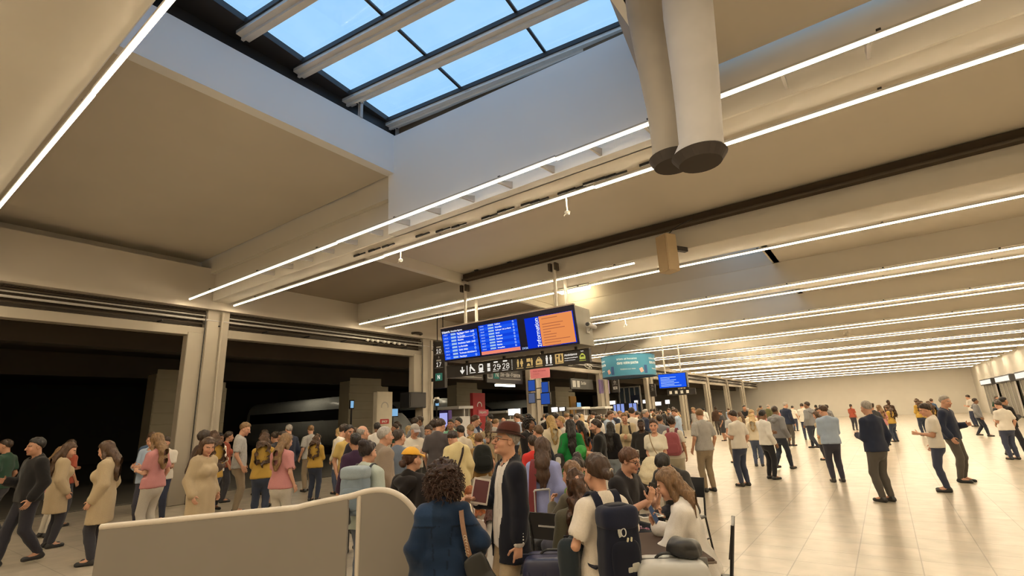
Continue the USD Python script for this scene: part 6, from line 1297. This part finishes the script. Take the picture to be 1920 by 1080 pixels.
# seated women in front of the table, chair with the slatted back
t, J = pp('person with long wavy brown hair seated in front of the white t-shirt, back turned', 1079, 894, 4.5, 12, dict(fem=True, legs='sit', lean=4, yaw=15), hfix=1.62, hairtop=.02, top=dict(c=(.10, .09, .06), off=.024), bottom=dict(c=(.05, .05, .07)), hair=('wavy', (.062, .028, .014)), skin='fair', res=.013, seed=54)
o = thing('chair', 'black slatted chair under the person with the wavy brown hair', 'chair', (J['pos'][0], J['pos'][1], 0), J['face']); chair_parts(o)
t, J = pp('person with light brown hair and green scarf seated, hand at the mouth', 1071, 887, 5.5, 40, dict(fem=True, legs='sit', lean=6, pitch=5, armL=dict(t=(-.12, .28, .06), e=(-.6, -.3, -1), f=(.4, .2, 1), n=(.6, -.8, 0), curl=.9)), hfix=1.62, hairtop=.02, top=dict(c=(.10, .085, .06), off=.02), bottom=dict(c=(.05, .05, .07)), hair=('lowbun', (.17, .09, .04)), skin='fair', res=.013, seed=55)
sc_ = thing('scarf', 'green scarf around the neck of the seated person with light brown hair', 'scarf', (J['pos'][0], J['pos'][1], 0), J['face'])
solid('cloth', trimesh.creation.torus(.075, .042, major_sections=28, minor_sections=12).apply_scale([1, 1.0, 1.1]).apply_translation(J['neck'] + V3(0, .01, .0)), (.10, .20, .05), sc_)
o = thing('chair', 'black chair under the person with the green scarf', 'chair', (J['pos'][0], J['pos'][1], 0), J['face']); chair_parts(o)
t, J = pp('person with a messy dark bun seated behind the person with the green scarf', 1083, 876, 6.3, 170, dict(fem=True, legs='sit', pitch=30, lean=12), hfix=1.64, hairtop=.02, top=dict(c=(.03, .03, .03), off=.03), bottom=dict(c=(.03, .03, .04)), hair=('topbun', (.020, .011, .008)), seed=56)
o = thing('chair', 'black chair under the person with the messy dark bun', 'chair', (J['pos'][0], J['pos'][1], 0), J['face']); chair_parts(o)
# free chair whose back shows in front of the wavy hair
p = away(1053, 1000, 5.3); o = thing('chair', 'empty black chair with a slotted back beside the cream trousers', 'chair', (p[0], p[1], 0), math.degrees(math.atan2(-p[0], p[1])) - 28)
chair_parts(o); put('slot_inlay', hull([(x, y, z) for x in (-.10, .10) for y, z in ((-.268, .775), (-.262, .775), (-.270, .79), (-.264, .79))]), STEEL, o)
# ---- luggage
def suitcase(label, p, rz, size, col, rib=5, handle=None, name='suitcase', m=None):
    w, d, h = size; o = thing(name, label, 'suitcase', (p[0], p[1], 0), rz); z0 = .06
    sh = rounded((w / 2, d / 2, (h - z0) / 2), 9, 4).apply_translation((0, 0, z0 + (h - z0) / 2)); solid('shell', sh, col, o, PLAST)
    for i in range(rib):
        x = (i - (rib - 1) / 2) * w * .8 / max(rib - 1, 1)
        for q in (-1, 1): solid('rib', box(x - .012, x + .012, q * d / 2 - .006, q * d / 2 + .006, z0 + .08, h - .08, .004), np.array(col) * 1.1, o, PLAST)
    solid('zip_band', box(-w / 2 - .002, w / 2 + .002, -.012, .012, z0 + .03, h + .002, .004), np.array(col) * .4, o)
    for a, b in ((-1, -1), (-1, 1), (1, -1), (1, 1)): put('wheel', trimesh.creation.cylinder(.028, .022, sections=14).apply_transform(trimesh.transformations.rotation_matrix(math.pi / 2, (0, 1, 0))).apply_translation((a * w * .38, b * d * .34, .028)), BLACK, o); put('wheel_fork', box(a * w * .38 - .02, a * w * .38 + .02, b * d * .34 - .02, b * d * .34 + .02, .04, .075, .005), BLACK, o)
    put('carry_handle', tube([(x, 0, h + .028 * (1 - (abs(x) / .09) ** 4)) for x in np.linspace(-.09, .09, 9)], .009, 8), BLACK, o)
    if handle:
        for x in (-.09, .09): put('telescopic_rod', rod((x, d * .32, h - .02), (x, d * .32, h + handle), .008, 8), STEEL, o)
        put('pull_grip', tube([(-.095, d * .32, h + handle - .02), (-.085, d * .32, h + handle), (.085, d * .32, h + handle), (.095, d * .32, h + handle - .02)], .012, 8), STEEL, o)
    return o
p = away(1038, 1060, 4.0); NZ = away(1029, 1046, 3.9)[2]; suitcase('navy hard-shell suitcase standing in front of the cream trousers', p, math.degrees(math.atan2(-p[0], p[1])) - 4, (.44, .28, NZ), (.022, .026, .065), 4)
p = away(1258, 1060, 3.55); SZ = away(1232, 1046, 3.55)[2]; so = suitcase('silver ribbed suitcase at the lower right corner', p, math.degrees(math.atan2(-p[0], p[1])) + 8, (.44, .27, SZ), (.45, .45, .44), 0)
for i in range(5): solid('ridge', box(-.16, .12 + .03 * (i % 2), -.142, -.132, SZ - .09 - i * .06, SZ - .078 - i * .06, .004), (.62, .62, .60), so, PLAST)
o = bag(None, 'black bag lying on the silver suitcase', (.02, .02, .022), (0, 0, 0), (.10, .07, .055), name='handbag', k=3.5, at_=(p[0] + .07, p[1] + .06, SZ + .055))
p = away(1025, 1010, 5.95); suitcase('dark trolley suitcase with its grey pull handle raised in front of the lilac shirt', p, math.degrees(math.atan2(-p[0], p[1])) + 20, (.36, .22, .52), (.03, .03, .034), 3, .46)
# ------------------------------------------------------------------ the crowd further off
VARS = [('a white t-shirt', False, dict(c=(.66, .62, .56), off=.02, sleeve=.65), (.05, .06, .10), ('short', 'dark'), 'fair'), ('a black jacket', False, dict(name='jacket', c=(.014, .013, .014), off=.032), (.03, .03, .04), ('short', 'black'), 'tan'),
    ('a navy jumper', False, dict(c=(.025, .032, .06), off=.025), (.10, .09, .08), ('cropped', 'grey'), 'fair'), ('a beige coat', True, dict(name='coat', c=(.42, .33, .21), off=.035, hem=-.36), (.04, .04, .05), ('long', 'brown'), 'fair'),
    ('a pale blue shirt', False, dict(c=(.34, .42, .55), off=.02, collar=True), (.05, .05, .07), ('short', 'brown'), 'fair'), ('a grey hooded top', False, dict(c=(.20, .20, .21), off=.032, hood=True), (.03, .035, .05), ('short', 'dark'), 'brown'),
    ('a rust red top', True, dict(c=(.30, .07, .04), off=.02, sleeve=.7), (.05, .05, .06), ('pony', 'dark'), 'tan'), ('a cream blouse', True, dict(c=(.66, .58, .44), off=.028), (.08, .10, .16), ('long', 'blond'), 'fair'),
    ('an olive jacket', False, dict(name='jacket', c=(.085, .085, .04), off=.035), (.05, .045, .04), ('bald', 'grey'), 'fair'), ('a black top', True, dict(c=(.014, .013, .014), off=.02, sleeve=1.7), (.06, .08, .13), ('long', 'black'), 'tan'),
    ('a denim jacket', True, dict(name='jacket', c=(.06, .10, .18), off=.03), (.03, .03, .03), ('bun', 'brown'), 'fair'), ('a striped grey shirt', False, dict(c=(.38, .37, .36), off=.02, sleeve=.7, fn=shirt_fn), (.28, .22, .15), ('short', 'light'), 'fair'),
    ('a dusty pink top', True, dict(c=(.50, .22, .22), off=.02, sleeve=.7), (.50, .46, .40), ('long', 'light'), 'pale'), ('a dark brown jacket', False, dict(name='jacket', c=(.05, .028, .018), off=.034), (.06, .05, .045), ('short', 'dark'), 'dark'),
    ('a white shirt', False, dict(c=(.70, .68, .64), off=.022, collar=True), (.025, .025, .03), ('short', 'black'), 'brown'), ('a charcoal dress', True, dict(c=(.045, .045, .05), off=.02, sleeve=.6), None, ('bun', 'dark'), 'tan'),
    ('a mustard top', True, dict(c=(.46, .29, .06), off=.024), (.04, .05, .08), ('wavy', 'brown'), 'fair'), ('a dark green t-shirt', False, dict(c=(.025, .06, .04), off=.02, sleeve=.65), (.05, .05, .06), ('cropped', 'dark'), 'tan')]
ZONES = [(0, 'on the left, outside the first opening'), (700, 'left of the first column'), (790, 'between the first column and the purple totem'), (880, 'below the direction sign'), (1000, 'around the second column'), (1090, 'left of the third column'), (1150, 'below the round teal banner'), (1230, 'at the right below the far blue screen'), (1300, 'far down the hall on the right')]
rg = np.random.default_rng(77); spots = []
taken = [(x, y) for x, y, _ in PLACED]
def try_spot(px, d, gap, hh=.5):
    p = away(px, 790, d)
    if p[0] < -14.3 or p[0] > 8.4 or p[1] > 60: return False
    for cx in COLY:
        if abs(p[1] - cx) < .8 and p[0] < -14.2: return False
    if any((p[0] - a) ** 2 + (p[1] - b) ** 2 < gap * gap for a, b in taken): return False
    taken.append((p[0], p[1])); spots.append((px, d, p)); return True
def fill(n, px0, px1, d0, d1, gap, tries=6000):
    k = 0
    for _ in range(tries):
        if k >= n: break
        d = math.sqrt(rg.uniform(d0 * d0, d1 * d1))
        if try_spot(rg.uniform(px0, px1), d, gap): k += 1
fill(28, 652, 1000, 12.6, 20, .62); fill(40, 960, 1270, 14.5, 24, .62); fill(86, 950, 1275, 22, 44, .60)
fill(26, 20, 650, 9, 18, .9); fill(50, 1275, 1900, 11, 44, .95)
spots.sort(key=lambda q: q[1])
protos = {}
made = []
order = {}
plan = []
for i, (px, d, p) in enumerate(spots):
    v = int(rg.integers(len(VARS))); zone = [z for x, z in ZONES if px >= x][-1]; order.setdefault((v, zone), []).append(i); plan.append((v, zone, p, px, float(rg.normal(0, 75)), float(np.clip(rg.normal(1.0, .045), .9, 1.08))))
NTH = ['nearest', 'second nearest', 'third nearest', 'fourth nearest', 'fifth nearest', 'sixth nearest', 'seventh nearest', 'eighth nearest', 'ninth nearest', 'tenth nearest', 'eleventh nearest', 'twelfth nearest']
for i, (v, zone, p, px, rel, sc) in enumerate(plan):
    desc, fem, top, bot, hair, skin = VARS[v]; idx = order[(v, zone)]
    label = 'person in %s %s' % (desc, zone)
    if len(idx) > 1: label += ', ' + NTH[min(idx.index(i), 11)]
    words = label.split()
    face = math.degrees(math.atan2(-p[0], p[1])) + rel
    if v not in protos:
        r2 = np.random.default_rng(v)
        ar = [dict(t=(-.08, .26, -.14), curl=.6), None][v % 2]; al = [None, dict(t=(.08, .27, -.12), curl=.6), None][v % 3]
        sk_ = dict(h=1.66 if fem else 1.77, fem=fem, legs='walk' if v % 4 == 1 else 'stand', pitch=[18, 4, 8, 22][v % 4], yaw=float(r2.uniform(-25, 25)), armL=ar, armR=al, build=1.0)
        bt_ = dict(kind='skirt', c=top['c'], hem=.45, flare=.22) if bot is None else dict(c=bot, off=.016)
        t, J = person(label, (p[0], p[1]), face, sk_, top=dict(top), bottom=bt_, hair=hair, skin=skin, res=.021, hres=.011, eyes=False, seed=100 + v)
        x = UsdGeom.Xformable(t); x.AddScaleOp().Set(Gf.Vec3f(1, 1, 1)); protos[v] = t
        tag(t, None, None, 'people in %s in the crowd' % desc)
    else:
        q = UsdGeom.Xform.Define(stage, '/World/' + numbered('/World', 'person')); pr = q.GetPrim()
        pr.GetReferences().AddInternalReference(protos[v].GetPath()); pr.SetInstanceable(True)
        pr.CreateAttribute('xformOp:translate', Sdf.ValueTypeNames.Double3).Set(Gf.Vec3d(float(p[0]), float(p[1]), 0)); pr.CreateAttribute('xformOp:rotateZ', Sdf.ValueTypeNames.Float).Set(float(face)); pr.CreateAttribute('xformOp:scale', Sdf.ValueTypeNames.Float3).Set(Gf.Vec3f(sc, sc, sc))
        tag(pr, label, 'person', 'people in %s in the crowd' % desc)
# a little luggage on the floor between them
for px, d, size, col, lab, rot in ((1190, 11.2, (.42, .26, .62), (.03, .03, .035), 'black suitcase between the beige jacket and the white t-shirt', 20), (1181, 12.6, (.38, .24, .55), (.05, .03, .03), 'dark brown suitcase behind the auburn hair', -30), (962, 9.0, (.40, .25, .6), (.10, .11, .12), 'grey suitcase behind the navy blazer', 10), (737, 9.8, (.4, .25, .58), (.10, .10, .11), 'slate grey suitcase behind the yellow cap', 40)):
    p = away(px, 860, d)
    if all((p[0] - a) ** 2 + (p[1] - b) ** 2 > .12 for a, b in taken): suitcase(lab, p, rot, size, col, 4, .38)
p = away(1158, 855, 11.4); bag(None, 'bright pink bag on the floor left of the grey trousers', (.55, .10, .28), (0, 0, .17), (.16, .10, .17), name='carrier_bag', k=3, at_=(p[0], p[1], 0))
